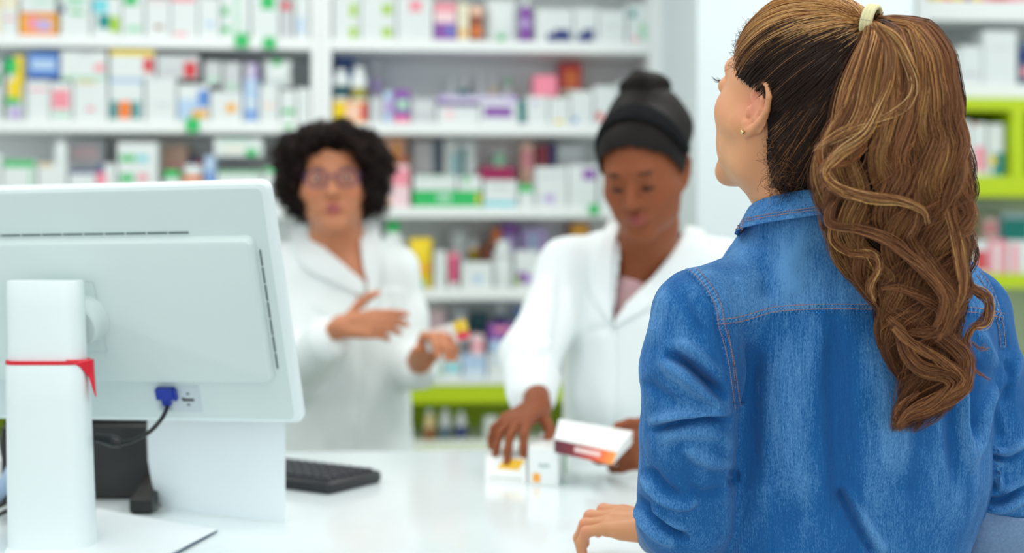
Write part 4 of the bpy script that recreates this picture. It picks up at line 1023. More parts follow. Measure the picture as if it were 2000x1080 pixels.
# ---- shirt surface
tors = [rc(P(1574, 444, 1.600), P(1578, 520, 1.62), .062, .072), rc(P(1560, 545, 1.63), shL, .050, .047), rc(P(1600, 545, 1.64), shR, .052, .047), rc(nbase, P(1590, 560, 1.64), .055, .06),
        el(P(1650, 740, 1.650), (.168, .108, .22), axes(-.2, .98)[0:0] or None), el(P(1652, 640, 1.645), (.155, .10, .13)),
        rc(P(1540, 800, 1.65), P(1535, 1150, 1.65), .088, .082), rc(P(1755, 800, 1.66), P(1765, 930, 1.66), .088, .086), rc(P(1765, 930, 1.66), P(1735, 1150, 1.66), .086, .080), rc(P(1650, 800, 1.65), P(1650, 1150, 1.65), .10, .098)]
armL = [rc(P(1362, 615, 1.565), P(1352, 720, 1.565), .050, .0565), rc(P(1352, 720, 1.565), P(1342, 850, 1.58), .0565, .052), rc(P(1342, 850, 1.58), P(1342, 1000, 1.62), .052, .058), rc(P(1338, 1010, 1.63), wrL*.8+elL*.2+np.array([0, 0, .003]), .054, .038)]
armR = [rc(P(1890, 625, 1.665), P(1918, 740, 1.665), .050, .046), rc(P(1918, 740, 1.665), P(1952, 880, 1.67), .046, .047), rc(P(1952, 880, 1.67), P(1950, 965, 1.67), .047, .048)]
SG = [('+', .035, tors), ('+', .008, armL), ('+', .012, armR)]
sv, sf = surface(SG, (.08, 1.40, .93), (.66, 1.90, 1.46), .0036); sv, sf = subdivide(sv, sf, 1)
def sdg(g, p, k=.03):
    t = None
    for q in g: v_ = ev(p, q); t = v_ if t is None else smin(t, v_, k)
    return t
sn = vnormals(sv, sf)
foldsL = [([(1296, 690), (1340, 712), (1385, 752), (1415, 782)], -.0120, 9, 13), ([(1283, 700), (1335, 735), (1385, 775), (1424, 815)], .0050, 16, 22),
          ([(1318, 660), (1370, 700), (1412, 745)], .0035, 16, 14),
          ([(1262, 842), (1320, 828), (1378, 818), (1428, 818)], -.0055, 8, 8), ([(1264, 826), (1320, 812), (1378, 804), (1426, 804)], .0050, 12, 12), ([(1280, 862), (1340, 846), (1400, 850), (1432, 890)], .0030, 16, 18),
          ([(1249, 925), (1291, 974), (1333, 988), (1358, 978), (1352, 962)], .0042, 8, 12), ([(1262, 912), (1300, 955), (1330, 968)], -.0040, 9, 12), ([(1345, 945), (1370, 966), (1420, 955)], -.0025, 12, 12),
          ([(1243, 966), (1277, 1010), (1326, 1046), (1350, 1052)], -.0060, 9, 11), ([(1238, 985), (1270, 1030), (1320, 1066)], .0045, 10, 12), ([(1262, 985), (1300, 1018), (1345, 1035)], .0035, 9, 9),
          ([(1330, 870), (1380, 900), (1432, 905)], .0035, 14, 16), ([(1425, 915), (1445, 935), (1420, 945)], -.0035, 9, 9),
          ([(1300, 560), (1285, 620), (1275, 680)], .0025, 14, 18), ([(1335, 560), (1345, 610), (1378, 660)], -.0020, 14, 12), ([(1255, 740), (1290, 770), (1330, 790)], -.0025, 12, 14)]
foldsB = [([(1632, 610), (1628, 760), (1640, 900), (1650, 1040)], -.0045, 26, 34), ([(1700, 640), (1735, 780), (1760, 950)], .0030, 40, 40), ([(1540, 650), (1530, 800), (1560, 1000)], .0030, 50, 40),
          ([(1470, 660), (1462, 800), (1470, 960)], -.0040, 26, 30), ([(1641, 968), (1672, 1027), (1702, 1078)], -.0040, 7, 9, 2), ([(1656, 955), (1690, 1015), (1722, 1070)], .0030, 12, 10, 2),
          ([(1868, 720), (1880, 780), (1884, 851), (1895, 925)], .0050, 12, 14), ([(1905, 700), (1900, 790), (1898, 860)], -.0045, 14, 12), ([(1850, 740), (1858, 850), (1868, 960)], -.0030, 14, 14),
          ([(1950, 738), (1928, 791), (1914, 858), (1900, 905)], .0050, 10, 10), ([(1830, 640), (1870, 700), (1905, 760)], .0030, 14, 14), ([(1860, 640), (1895, 700), (1930, 740)], -.0028, 14, 12),
          ([(1905, 640), (1932, 690), (1955, 735)], .0030, 12, 12), ([(1480, 500), (1500, 540), (1490, 590)], -.0018, 18, 18), ([(1560, 470), (1545, 520), (1555, 580)], .0020, 22, 22)]
foldsR = [([(1925, 872), (1955, 884), (1985, 874), (2005, 852)], .0060, 9, 8), ([(1930, 888), (1965, 897), (2000, 884)], -.0070, 8, 8), ([(1900, 908), (1945, 904), (2000, 884)], .0042, 9, 8),
          ([(1912, 925), (1940, 922), (1952, 948), (1958, 962)], .0060, 7, 9), ([(1905, 938), (1930, 938), (1945, 960)], -.0050, 7, 7), ([(1958, 962), (1985, 950), (2005, 930)], .0055, 8, 8), ([(1900, 970), (1950, 978), (2005, 948)], -.0080, 8, 8),
          ([(1915, 990), (1960, 994), (2005, 972)], .0050, 9, 9), ([(1962, 700), (1975, 740), (1955, 790)], -.0040, 8, 10), ([(1985, 680), (1988, 720), (1970, 760)], .0035, 8, 10), ([(1935, 800), (1950, 840), (1945, 860)], -.0025, 10, 12)]
seamL = [(1322, 512), (1362, 546), (1392, 592), (1402, 640), (1418, 700), (1427, 760), (1433, 800)]
seamR = [(1917, 530), (1938, 560), (1952, 600), (1962, 640), (1966, 680)]
yoke = [(1402, 633), (1445, 628), (1500, 612), (1540, 606), (1620, 603), (1700, 604), (1790, 606), (1870, 608), (1915, 612), (1962, 622)]
aT, aL, aR = sdg(tors, sv), sdg(armL, sv), sdg(armR, sv)
pxs = to_px(sv)
sdL = np.array([0]); dL, sgL, tL = seg_dist(pxs, spline(np.array(seamL, float), 40)); dR, sgR, tR = seg_dist(pxs, spline(np.array(seamR, float), 30)); dY, sgY, tY = seg_dist(pxs, spline(np.array(yoke, float), 60))
face = np.clip(-(sn@unit(np.array([.2, 1, 0])))*2.2+.1, 0, 1)
selL = np.where(pxs[:, 1] < 790, (sgL > 0) if False else ((pxs[:, 0] < np.interp(pxs[:, 1], [s_[1] for s_ in seamL], [s_[0] for s_ in seamL])) & (aL < aT+.03)), aL < aT)
selR = np.where(pxs[:, 1] < 680, (pxs[:, 0] > np.interp(pxs[:, 1], [s_[1] for s_ in seamR], [s_[0] for s_ in seamR])) & (aR < aT+.03), aR < aT)
disp = np.zeros(len(sv))
disp += 2.1*(np.where(selL, fold_sum(sv, sn, foldsL), 0)+np.where(selR, .65*fold_sum(sv, sn, foldsR), 0))+2.0*np.where(selL | selR, 0, fold_sum(sv, sn, foldsB))
disp += smooth_noise(sv, 8, .0009, .05, 3, (1, 1, .5))+smooth_noise(sv, 8, .0004, .02, 5, (1, 1, .6))
# felled seams: a raised band on the body side, puckered, with a step down to the sleeve
def band(d, inside, w): return np.where(inside & (d < w), 1., 0)*np.clip((w-d)/2, 0, 1)
okL = pxs[:, 1] < 800; insL = ~selL & okL
bl = band(dL, insL, 17)*face*np.clip((800-pxs[:, 1])/110, 0, 1); br_ = band(dR, ~selR & (pxs[:, 1] < 690), 15)*face; by = np.where(sgY != 0, np.clip((10-np.abs(dY-1))/2, 0, 1), 0)*face*(~selL)*(~selR)
puck = lambda t, n: .00035*np.sin(t*n*6.28+np.sin(t*n*2.3))
disp += bl*(.0013+puck(tL, 46)*1.6)+br_*(.0012+puck(tR, 26)*1.5)+by*(.0010+puck(tY, 70)*1.4)
disp -= np.where(selL & okL, np.exp(-(dL/7)**2), 0)*.0022*face*np.clip((800-pxs[:, 1])/110, 0, 1)+np.where(selR & (pxs[:, 1] < 690), np.exp(-(dR/7)**2), 0)*.002*face
sv2 = sv+sn*disp[:, None]
sn2 = vnormals(sv2, sf)
# worn fibre: high spots of seams and folds have faded
wear_and_light = .5+np.clip(disp*38, -.10, .16)+.30*(bl+br_+by)*(-.25+.75*np.sin((tL*46+tY*70)*6.28))
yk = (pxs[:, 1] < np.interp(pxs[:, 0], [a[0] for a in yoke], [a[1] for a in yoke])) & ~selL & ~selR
wear_and_light += np.where(yk, .19, 0)  # yoke paler: faded fibre, plus light from above put into the colour
# neck opening
keepv = ~((np.linalg.norm((sv2-P(1571, 430, 1.60))[:, :2]/np.array([.056, .060]), axis=1) < 1) & (sv2[:, 2] > 1.418))
fk = keepv[sf].all(1); fl = selL[sf].sum(1) >= 2; fr_ = selR[sf].sum(1) >= 2
shirt = empty('denim_shirt', W(np.array([.38, 1.64, .95]))); shirt.parent = cust; shirt.location = wloc(shirt)-wloc(cust)
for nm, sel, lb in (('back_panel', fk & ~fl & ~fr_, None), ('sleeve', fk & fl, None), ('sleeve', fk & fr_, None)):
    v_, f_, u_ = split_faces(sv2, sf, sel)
    o = mesh_obj(nm, v_, f_, DEN, shirt, True, room=False, attr=np.repeat(wear_and_light[u_][:, None], 3, 1))
sbvh = bvh_of(sv2, sf[fk])
# ---- stitching
sv_, sf_ = [], []
def stitch(line, step=4.6, gap=1.4, r=.00048, off=.0002, bvh=None):
    p = spline(np.array(line, float), 400); s_ = np.r_[0, np.cumsum(np.linalg.norm(np.diff(p, axis=0), axis=1))]
    q = 0
    while q+step < s_[-1]:
        pts = []
        for u in (q, q+(step-gap)/2, q+step-gap):
            x = np.interp(u, s_, p[:, 0]); y = np.interp(u, s_, p[:, 1]); h, n = cast(bvh or sbvh, x, y, .9)
            if h is not None:
                if n[1] > 0: n = -n
                pts.append(h+n*(off+(.0002 if u != q else -.0001)))
        if len(pts) == 3:
            v_, f_ = tubes(np.array(pts)[None], np.full((1, 3), r), 4); sf_.extend((f_+len(sv_)).tolist()); sv_.extend(v_.tolist())
        q += step
def offs(line, d):
    p = spline(np.array(line, float), 60); t = np.gradient(p, axis=0); t /= np.linalg.norm(t, axis=1, keepdims=True); return p+np.stack([-t[:, 1], t[:, 0]], 1)*d
stitch(offs(yoke, 0)); stitch(offs(yoke, -9))
stitch(offs(seamL, -3)); stitch(offs(seamL, -14)); stitch(offs(seamR, 2)); stitch(offs(seamR, 12))
stitch(offs([(1418, 645), (1426, 700), (1432, 760)], -4))
# ---- collar: stand and fall as one folded band round the neck
cc = P(1572, 430, 1.602)
def ring_pt(a, r, z): return np.array([cc[0]+r[0]*math.sin(a), cc[1]-r[1]*math.cos(a), z])
na, nbk = 120, 9; cv = []; thick = .0035
def collar_prof(a):
    """a = 0 at the back; list of (radius x, radius y, z) from the neck side over the fold to the outer edge"""
    b = abs(a)/math.pi; dr = math.sin(b*math.pi)*.0
    top = 1.455-.024*(max(.7-a, 0)/2.27)**1.15-.02*max(a-.7, 0)/2.3
    low = top-.031
    r0 = np.array([.0555, .060]); r1 = np.array([.0615, .066]); r2 = np.array([.078, .080])
    if a > 0: r2 = np.array([.083, .080])
    return [(r0, top-.040), (r0, top-.008), ((r0+r1)/2-.001, top), (r1+.001, top-.003), (r1*.55+r2*.45, top-.015), (r2, low), (r2+.0005, low-.0016), (r2-.0035, low-.0012), (r1*.6+r2*.4-.003, top-.018)]
angs = np.linspace(-math.pi*.86, math.pi*.86, na)
for a in angs:
    for r_, z_ in collar_prof(a): 
        wv = .0008*math.sin(a*19+z_*300)
        cv.append(ring_pt(a, np.asarray(r_)+wv, z_))
n9 = 9; cf = []
for i in range(na-1):
    for j in range(n9): cf.append((i*n9+j, i*n9+(j+1) % n9, (i+1)*n9+(j+1) % n9, (i+1)*n9+j))
cf.append(tuple(range(n9))); cf.append(tuple((na-1)*n9+j for j in range(n9))[::-1])
cv = np.array(cv)
col_o = mesh_obj('collar', cv, cf, DEN, shirt, True, room=False, attr=np.full((len(cv), 3), .62)); subsurf(col_o, 1)
cq = [f for f in cf if len(f) == 4]; cbvh = bvh_of(cv, np.array(cq))
edge = np.array([cv[i*n9+5] for i in range(na)]); ed_px = to_px(edge)
mvis = (edge[:, 1] < cc[1]+.05)
ep_ = ed_px[mvis]; ep_ = ep_[ep_[:, 0].argsort()]
for dz in (8, 13): stitch([(x, y-dz) for x, y in ep_[2:-2:4]], bvh=cbvh, off=.0012)
o = mesh_obj('stitching', np.array(sv_), np.array(sf_), THR, shirt, False, room=False); o['kind'] = 'stuff'
# ---- turned-back cuffs
def cuff(a, b, r1, r2, name, m_, t=.0022, fl=.004):
    d = unit(b-a); x = unit(np.cross(d, [0, 0, 1.])); y = np.cross(x, d); rings = []
    for s_, r_ in ((0, r1-.004), (0, r1), (.5, (r1+r2)/2+fl*.3), (1, r2+fl*.2), (1.02, r2-.001), (.98, r2-.004), (.4, r2-.006)):
        c = a+(b-a)*s_; rings.append([c+(math.cos(k)*x+math.sin(k)*y)*(r_+.0011*math.sin(3*k+s_*2)+.0006*math.sin(7*k)) for k in np.linspace(0, 2*math.pi, 48, endpoint=False)])
    mb = MB(); mb.loft(rings, cap=False); return mb.build(name, m_, shirt, True, room=False)
a_ = elL*.2+wrL*.8; cuff(a_*1.0+(wrL-elL)*.02, wrL+(wrL-elL)*.10, .0385, .036, 'cuff', DENL)
cuff(P(1950, 968, 1.668), P(1924, 1060, 1.69), .051, .0495, 'cuff', DENL)
m = MB(); pp = [cast(sbvh, x, y, .9)[0] for x, y in ((1935, 1010), (1942, 1030), (1952, 1052))]
# ================================================================ hair
tie = P(1703, 44, 1.512)
s_ = .95; cen = hp(-.012, 0, .035); CR = np.array([.098, .077, .088])*s_+np.array([.006, .005, .006])
Rm = np.array(hax)
def shell(d, off=0):
    """point of the scalp shell along direction d (head axes)"""
    d = d/np.linalg.norm(d, axis=-1, keepdims=True); r = 1/np.sqrt(((d/(CR+off))**2).sum(-1, keepdims=True)); return cen+(d*r)@Rm
tdir = unit(Rm@(tie-cen))
# cap under the strands: everything behind the hairline
cap_g = [('+', .01, [el(cen, CR-np.array([.001]*3), Rm), el(hp(-.045, 0, -.02), np.array([.062, .063, .068])*s_, Rm, .03), rc(hp(-.040, .012, -.05), P(1590, 345, 1.598), .050, .049, .03), rc(P(1590, 345, 1.598), P(1592, 385, 1.600), .049, .047, .03)])]
hv, hf = surface(cap_g, hc_c-np.array([.14, .14, .18]), hc_c+.14, .003)
loc = (hv-hc_c)@Rm.T/s_
def hairline_f(l, u):
    """largest forward coordinate that still carries hair"""
    al = np.abs(l)
    fr = np.interp(u, [-.16, -.11, -.085, -.06, -.03, -.005, .012, .022, .035, .05, .075, .1], [-.064, -.052, -.042, -.036, -.031, -.026, -.012, .034, .046, .056, .066, .072])
    cen_ = np.interp(u, [.04, .06, .08, .1], [.02, .060, .072, .078])
    t = np.clip((al-.03)/.03, 0, 1); return fr*t+np.where(u > .05, cen_, fr)*(1-t)
kv = loc[:, 0] < hairline_f(loc[:, 1], loc[:, 2])
v_, f_, _ = split_faces(hv, hf, kv[hf].all(1))
hair = empty('hair', W(tie)); hair.parent = cust; hair.location = wloc(hair)-wloc(cust)
mesh_obj('scalp_hair', v_, f_, HAIRC, hair, True, room=False)
R_ = np.random.default_rng(11)
GOLD = [(224, 174, 106), (204, 150, 86), (238, 198, 138)]; MID = [(148, 97, 60), (130, 83, 52), (168, 115, 72)]; AUB = [(110, 66, 40), (132, 82, 48), (86, 50, 32)]; DARK = [(46, 28, 19), (36, 22, 15), (58, 36, 24)]
def pick(lst): return np.array(srgb(*lst[R_.integers(len(lst))]))
# --- swept-back strands
NS, NP = 9000, 22
roots = []
while len(roots) < NS:
    d = R_.normal(size=(4000, 3)); d /= np.linalg.norm(d, axis=1, keepdims=True)
    r = 1/np.sqrt(((d/CR)**2).sum(1)); p = (d*r[:, None]+np.array([-.012, 0, .035])*s_)/s_
    hl = hairline_f(p[:, 1], p[:, 2]); gap = hl-p[:, 0]
    ok = (gap > R_.normal(size=4000)*.0035) & (p[:, 2] > -.075) & ((gap < .014) | (R_.random(4000) < .5))
    roots += list(d[ok])
roots = np.array(roots[:NS])
t = np.linspace(0, 1, NP)
om = np.arccos(np.clip(roots@tdir, -1, 1))[:, None]
sl = (np.sin((1-t)*om)[..., None]*roots[:, None]+np.sin(t*om)[..., None]*tdir)/np.sin(om)[..., None]
offv = R_.uniform(.0005, .0065, (NS, 1))*np.clip(np.sin(np.pi*np.clip(t*1.15, 0, 1)), 0, 1)[None]*1.1+.0012
dn = sl/np.linalg.norm(sl, axis=-1, keepdims=True)
# clump and wander
cl = np.round(roots*14)/14; ph = (cl@np.array([12.9, 78.2, 37.7]))
wob = np.sin(t[None]*5+ph[:, None])*.0016*np.sin(np.pi*t)[None]+R_.normal(size=(NS, 1))*.0008*np.sin(np.pi*t)[None]
side_ = np.cross(dn, tdir); side_ /= np.linalg.norm(side_, axis=-1, keepdims=True)+1e-9
rr = 1/np.sqrt(((dn/(CR+offv[..., None]))**2).sum(-1, keepdims=True))
pth = cen+(dn*rr+side_*wob[..., None])@Rm
ee = R_.normal(size=(NS, 3))*.0042
bl_ = np.clip((t-.82)/.18, 0, 1)[None, :, None]**1.5
pth = pth*(1-bl_)+(tie+ee)[:, None]*bl_
ru = (roots*(1/np.sqrt(((roots/CR)**2).sum(1)))[:, None]+np.array([-.012, 0, .035])*s_)/s_
colr = np.zeros((NS, NP, 3))
ck = np.abs(np.sin(ph*1.7))
for i in range(NS):
    up = ru[i, 2]+.15*max(ru[i, 0], 0)
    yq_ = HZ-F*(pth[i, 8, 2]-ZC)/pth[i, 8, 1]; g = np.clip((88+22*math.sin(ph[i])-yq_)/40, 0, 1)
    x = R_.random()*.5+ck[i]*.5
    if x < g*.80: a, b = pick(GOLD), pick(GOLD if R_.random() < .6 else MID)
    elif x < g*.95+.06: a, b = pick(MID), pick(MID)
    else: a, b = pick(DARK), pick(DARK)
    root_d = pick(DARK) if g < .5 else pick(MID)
    tt = np.clip(t*3, 0, 1)[:, None]; colr[i] = root_d*(1-tt)+(a+(b-a)*t[:, None])*tt
rad = np.full((NS, NP), .00030); rad[:, 0] = .00012
cbv = bvh_of(hv, hf); NPATH = []; NCOL = []
for i in range(3400):
    x0 = R_.uniform(0, 1); r0 = (1503+10*math.sin(x0*9)+R_.normal()*3+150*x0**1.4, 262+x0*0+R_.uniform(-20, 106))
    if r0[0] < 1512 and r0[1] < 250: continue
    pts = []; bend = R_.normal()*9; lift = R_.uniform(.0005, .006)
    for u in np.linspace(0, .93, 18):
        x = r0[0]+(1700-r0[0])*u+bend*math.sin(u*3.1); y = r0[1]+(50-r0[1])*u-math.sin(u*3.14)*(6-18*(1-x0))
        h, n = cast(cbv, x, y, 1.1)
        if h is None: pts = None; break
        if n[1] > 0: n = -n
        pts.append(h+n*(.0006+lift*math.sin(min(1, u*1.1)*3.1)))
    if pts is None: continue
    pts.append(tie+R_.normal(size=3)*.004); NPATH.append(spline(np.array(pts), NP)); a = pick(DARK) if R_.random() < .86 else pick(MID)*.8
    NCOL.append(np.tile(a, (NP, 1)))
pth = np.concatenate([pth, np.array(NPATH)]); colr = np.concatenate([colr, np.array(NCOL)]); rad = np.full((len(pth), NP), .00030); rad[:, 0] = .00012
hair_obj('swept_strands', pth, rad, colr, hair)
# --- ponytail
YY = [44, 60, 80, 130, 200, 300, 380, 450, 520, 580, 640, 690, 740, 790, 838]
LX = [1700, 1693, 1686, 1664, 1636, 1602, 1598, 1616, 1662, 1716, 1730, 1744, 1772, 1764, 1752]
RX = [1706, 1765, 1815, 1858, 1878, 1887, 1894, 1890, 1884, 1876, 1856, 1842, 1884, 1858, 1772]
DC = [1.512, 1.495, 1.482, 1.468, 1.462, 1.462, 1.468, 1.476, 1.486, 1.492, 1.497, 1.50, 1.50, 1.505, 1.51]
DT = [.004, .014, .022, .032, .036, .036, .034, .030, .026, .022, .018, .015, .013, .010, .006]
# centre of the shirt back under the tail, so the hair lies on it
DCl = []
for y_, l_, r_, d_, t_ in zip(YY, LX, RX, DC, DT):
    h, _n = cast(sbvh, (l_+r_)/2, y_, .9); DCl.append(min(d_, h[1]-t_*.8-.004) if h is not None else d_)
DC = DCl
def tail_path(a, b, y0=44, y1=838, n=70, amp=1., phi=None, seed=0, lam=150, ystart=44):
    ys = np.linspace(y0, y1, n); rs = np.random.default_rng(seed)
    l_ = np.interp(ys, YY, LX); r_ = np.interp(ys, YY, RX); dc = np.interp(ys, YY, DC); dt = np.interp(ys, YY, DT)
    s_ = (ys-44)/794
    ph_ = phi if phi is not None else rs.uniform(0, 6.28)
    A_ = amp*np.interp(ys, [44, 180, 330, 450, 838], [0, 3, 12, 20, 22])
    dr = rs.normal()*.12*np.sin(s_*rs.uniform(2, 5)+rs.uniform(0, 6.28))
    aa = np.clip(a+dr, -1.02, 1.02)
    x = (l_+r_)/2+aa*(r_-l_)/2*.92+A_*np.sin(ys/lam*6.28+ph_)
    x = np.clip(x, l_-10, r_+10)
    yy = ys.copy(); top = ys < 150
    yy = yy-np.where(top, (a+1)/2*34*np.sin(np.clip((ys-44)/106, 0, 1)*np.pi)**.8, 0)+A_*.35*np.cos(ys/lam*6.28+ph_)
    d = dc+b*dt+A_/F*1.47*.7*np.cos(ys/lam*6.28+ph_)
    return np.stack([P(x[i], yy[i], d[i]) for i in range(n)])
ALLP, ALLC, ALLR = [], [], []
def lock(path, ns, rad_, cols, seed, n=64, tap=.25, frz=.0006, tipd=None, r0=.00032, flat=.6):
    rs = np.random.default_rng(seed); p = spline(path, n) if len(path) != n else np.asarray(path)
    tg = np.gradient(p, axis=0); tg /= np.linalg.norm(tg, axis=1, keepdims=True)+1e-9
    a = np.cross(tg, np.array([0, -1., .1])); a /= np.linalg.norm(a, axis=1, keepdims=True)+1e-9; b = np.cross(tg, a)
    u = np.linspace(0, 1, n); th = rs.uniform(0, 6.28, ns); rr_ = np.sqrt(rs.uniform(0, 1, ns))
    tw = rs.uniform(-1.2, 1.2)
    prof = np.interp(u, [0, .12, .5, .85, 1], [.45, .9, 1, .75, tap])*rad_
    ang = th[:, None]+tw*u[None]*3
    ca = np.cos(ang)*rr_[:, None]*prof[None]; cb = np.sin(ang)*rr_[:, None]*prof[None]*flat
    fz = np.zeros((ns, n, 3))
    for k in range(3):
        w = rs.uniform(3, 16, (ns, 1)); fz += rs.normal(size=(ns, 1, 3))*np.sin(w*u[None]+rs.uniform(0, 6.28, (ns, 1)))[..., None]
    out = p[None]+ca[..., None]*a[None]+cb[..., None]*b[None]+fz*frz*np.clip(u*2, 0.2, 1)[None, :, None]
    # strand lengths vary: shrink the parameter
    ln = 1-np.abs(rs.normal(size=ns))*.05; idx = np.clip(u[None]*ln[:, None], 0, 1)*(n-1); i0 = np.minimum(idx.astype(int), n-2); fr = (idx-i0)[..., None]
    ar = np.arange(ns)[:, None]; out = out[ar, i0]*(1-fr)+out[ar, i0+1]*fr
    c = np.zeros((ns, n, 3))
    base = np.array([srgb(*cols[rs.integers(len(cols))]) for _ in range(ns)])*rs.uniform(.7, 1.45, (ns, 1))
    c[:] = base[:, None]
    if tipd is not None: c = c*(1-u[None, :, None])+np.array([srgb(*tipd[rs.integers(len(tipd))]) for _ in range(ns)])[:, None]*u[None, :, None]
    rad = np.full((ns, n), r0)*np.interp(u, [0, .8, 1], [1, 1, .35])[None]
    ALLP.append(out); ALLC.append(c); ALLR.append(rad)
k = 0
for i in range(86):
    a = -1+2*((i*.618034) % 1); b = R_.uniform(-1, .75)
    if i < 30: b = R_.uniform(.2, 1)        # deep, dark locks first
    a_eff = a
    y1 = R_.choice([838, 800, 760, 700, 640], p=[.34, .2, .2, .16, .1])
    cols = (DARK+AUB) if b > .35 else ((MID+AUB+MID) if R_.random() < .5 else (GOLD[:2]+MID))  # deep locks darker: shade inside the tail put into the strand colour
    tip = AUB if b <= .35 else DARK+AUB
    lock(tail_path(a_eff, b, 44, y1, 64, 1., (a*1.7+R_.normal()*.5+.6), seed=100+i, lam=165+R_.normal()*14), 100, R_.uniform(.009, .015), cols, 200+i, tipd=tip, frz=.0006, r0=.00027)
def pl(pts, d): 
    out = []
    for q in pts:
        dd = d if len(q) == 2 else q[2]
        h, _n = cast(sbvh, q[0], q[1], .9)
        if h is not None: dd = min(dd, h[1]-.006)
        out.append(P(q[0], q[1], dd))
    return np.array(out)
feat = [([(1705, 46), (1745, 70), (1775, 120), (1788, 165), (1770, 205), (1720, 235), (1665, 252), (1615, 276), (1588, 296)], 1.415, 70, .0075, GOLD+MID[:1]),
        ([(1705, 46), (1735, 90), (1735, 150), (1718, 200), (1690, 260), (1640, 300), (1610, 340), (1640, 370), (1700, 385), (1760, 392), (1805, 412), (1812, 440)], 1.412, 80, .0075, GOLD+MID[:1]),
        ([(1700, 50), (1680, 130), (1650, 210), (1616, 270), (1612, 320), (1640, 365)], 1.42, 46, .0045, GOLD[:2]+MID),
        ([(1594, 292), (1600, 318), (1630, 322), (1668, 308), (1690, 270), (1700, 220)], 1.418, 40, .004, [(168, 104, 54), (150, 92, 48)]),
        ([(1770, 150), (1780, 260), (1792, 350), (1790, 430), (1770, 470)], 1.42, 50, .006, MID+AUB),
        ([(1800, 100), (1830, 200), (1838, 300), (1850, 400), (1870, 470), (1882, 560), (1862, 620)], 1.425, 60, .008, MID+GOLD[:1]),
        ([(1850, 110), (1872, 200), (1880, 300), (1898, 380), (1893, 410)], 1.44, 46, .006, MID),
        ([(1640, 380), (1622, 410), (1625, 436), (1680, 446), (1740, 470), (1800, 520), (1840, 570), (1842, 610), (1826, 640)], 1.43, 80, .008, AUB+MID),
        ([(1760, 400), (1770, 430), (1800, 436), (1806, 415), (1786, 402), (1772, 418), (1790, 470), (1830, 530), (1868, 585), (1850, 640), (1830, 668)], 1.435, 70, .007, MID+AUB),
        ([(1625, 436), (1630, 470), (1660, 492), (1700, 496), (1716, 520), (1700, 560), (1708, 590)], 1.445, 60, .006, AUB+GOLD[:1]),
        ([(1722, 541), (1740, 590), (1790, 620), (1830, 650), (1880, 690), (1886, 730), (1872, 765), (1820, 792), (1772, 812), (1757, 838)], 1.46, 110, .0115, AUB+MID),
        ([(1735, 620), (1760, 650), (1772, 690), (1800, 720), (1850, 735), (1862, 756), (1820, 790), (1775, 808), (1755, 830)], 1.455, 90, .009, [(150, 98, 56), (176, 120, 68)]+AUB),
        ([(1745, 640), (1780, 670), (1830, 700), (1876, 728), (1880, 752), (1840, 780)], 1.45, 60, .006, [(186, 132, 78), (160, 106, 60)]),
        ([(1780, 560), (1820, 580), (1862, 600), (1850, 640), (1810, 650), (1770, 650)], 1.45, 60, .007, AUB),
        ([(1720, 560), (1760, 560), (1830, 600), (1838, 640), (1800, 660)], 1.448, 60, .007, AUB+MID[:1]),
        ([(1878, 520), (1895, 556), (1925, 575), (1935, 600), (1925, 632), (1900, 640), (1890, 665), (1898, 680)], 1.46, 44, .0055, MID+GOLD[:1]),
        ([(1880, 540), (1905, 570), (1928, 590), (1925, 615), (1895, 650), (1872, 690), (1876, 715)], 1.465, 30, .0035, AUB+MID),
        ([(1885, 665), (1900, 715), (1920, 735), (1936, 742)], 1.47, 12, .0016, MID), ([(1898, 668), (1915, 680), (1935, 682)], 1.47, 8, .0014, MID),
        ([(1600, 430), (1608, 448), (1628, 440), (1650, 400)], 1.47, 20, .002, DARK),
        ([(1795, 765), (1762, 790), (1752, 815), (1757, 842)], 1.47, 40, .004, AUB), ([(1830, 780), (1790, 800), (1768, 812), (1762, 840)], 1.47, 40, .004, AUB+DARK)]
for i, (pts, d, ns, rd, cols) in enumerate(feat): lock(pl(pts, d+.012), int(ns*.8), rd*(.95 if i > 7 else .8), list(cols)+MID+AUB[:1], 900+i, frz=.0012 if i < 8 else .0008, tap=.3)
# strays
for i in range(130):
    a = R_.uniform(-1.15, 1.15); y0 = R_.uniform(120, 640); y1 = min(y0+R_.uniform(80, 260), 840)
    p = tail_path(a*1.05, -1.1, y0, y1, 24, 2.0, None, seed=2000+i, lam=R_.uniform(90, 240)); p = p+np.cumsum(R_.normal(size=p.shape)*.0006, axis=0)
    lock(p, 2, .0015, MID+AUB, 3000+i, n=64, frz=.0007, r0=.00016)
hair_obj('ponytail', np.concatenate(ALLP), np.concatenate(ALLR), np.concatenate(ALLC), hair)
# dark core that fills the tail
core = []
for i in range(1, len(YY)-4):
    f0 = lambda j: (P((LX[j]+RX[j])/2, YY[j]-(14 if j < 4 else 0), DC[j]+.006), max((RX[j]-LX[j])/2/F*DC[j]*.62, .006))
    core.append((f0(i), f0(i+1)))
cg = [('+', .01, [q for (a, ra), (b, rb_) in core for q in (rc(a+np.array([ra*.45, 0, 0]), b+np.array([rb_*.45, 0, 0]), min(ra*.55, .026), min(rb_*.55, .026)), rc(a-np.array([ra*.45, 0, 0]), b-np.array([rb_*.45, 0, 0]), min(ra*.55, .026), min(rb_*.55, .026)))])]
v_, f_ = surface(cg, (.30, 1.38, 1.18), (.50, 1.56, 1.66), .004); mesh_obj('ponytail_core', v_, f_, HAIRC, hair, True, room=False)
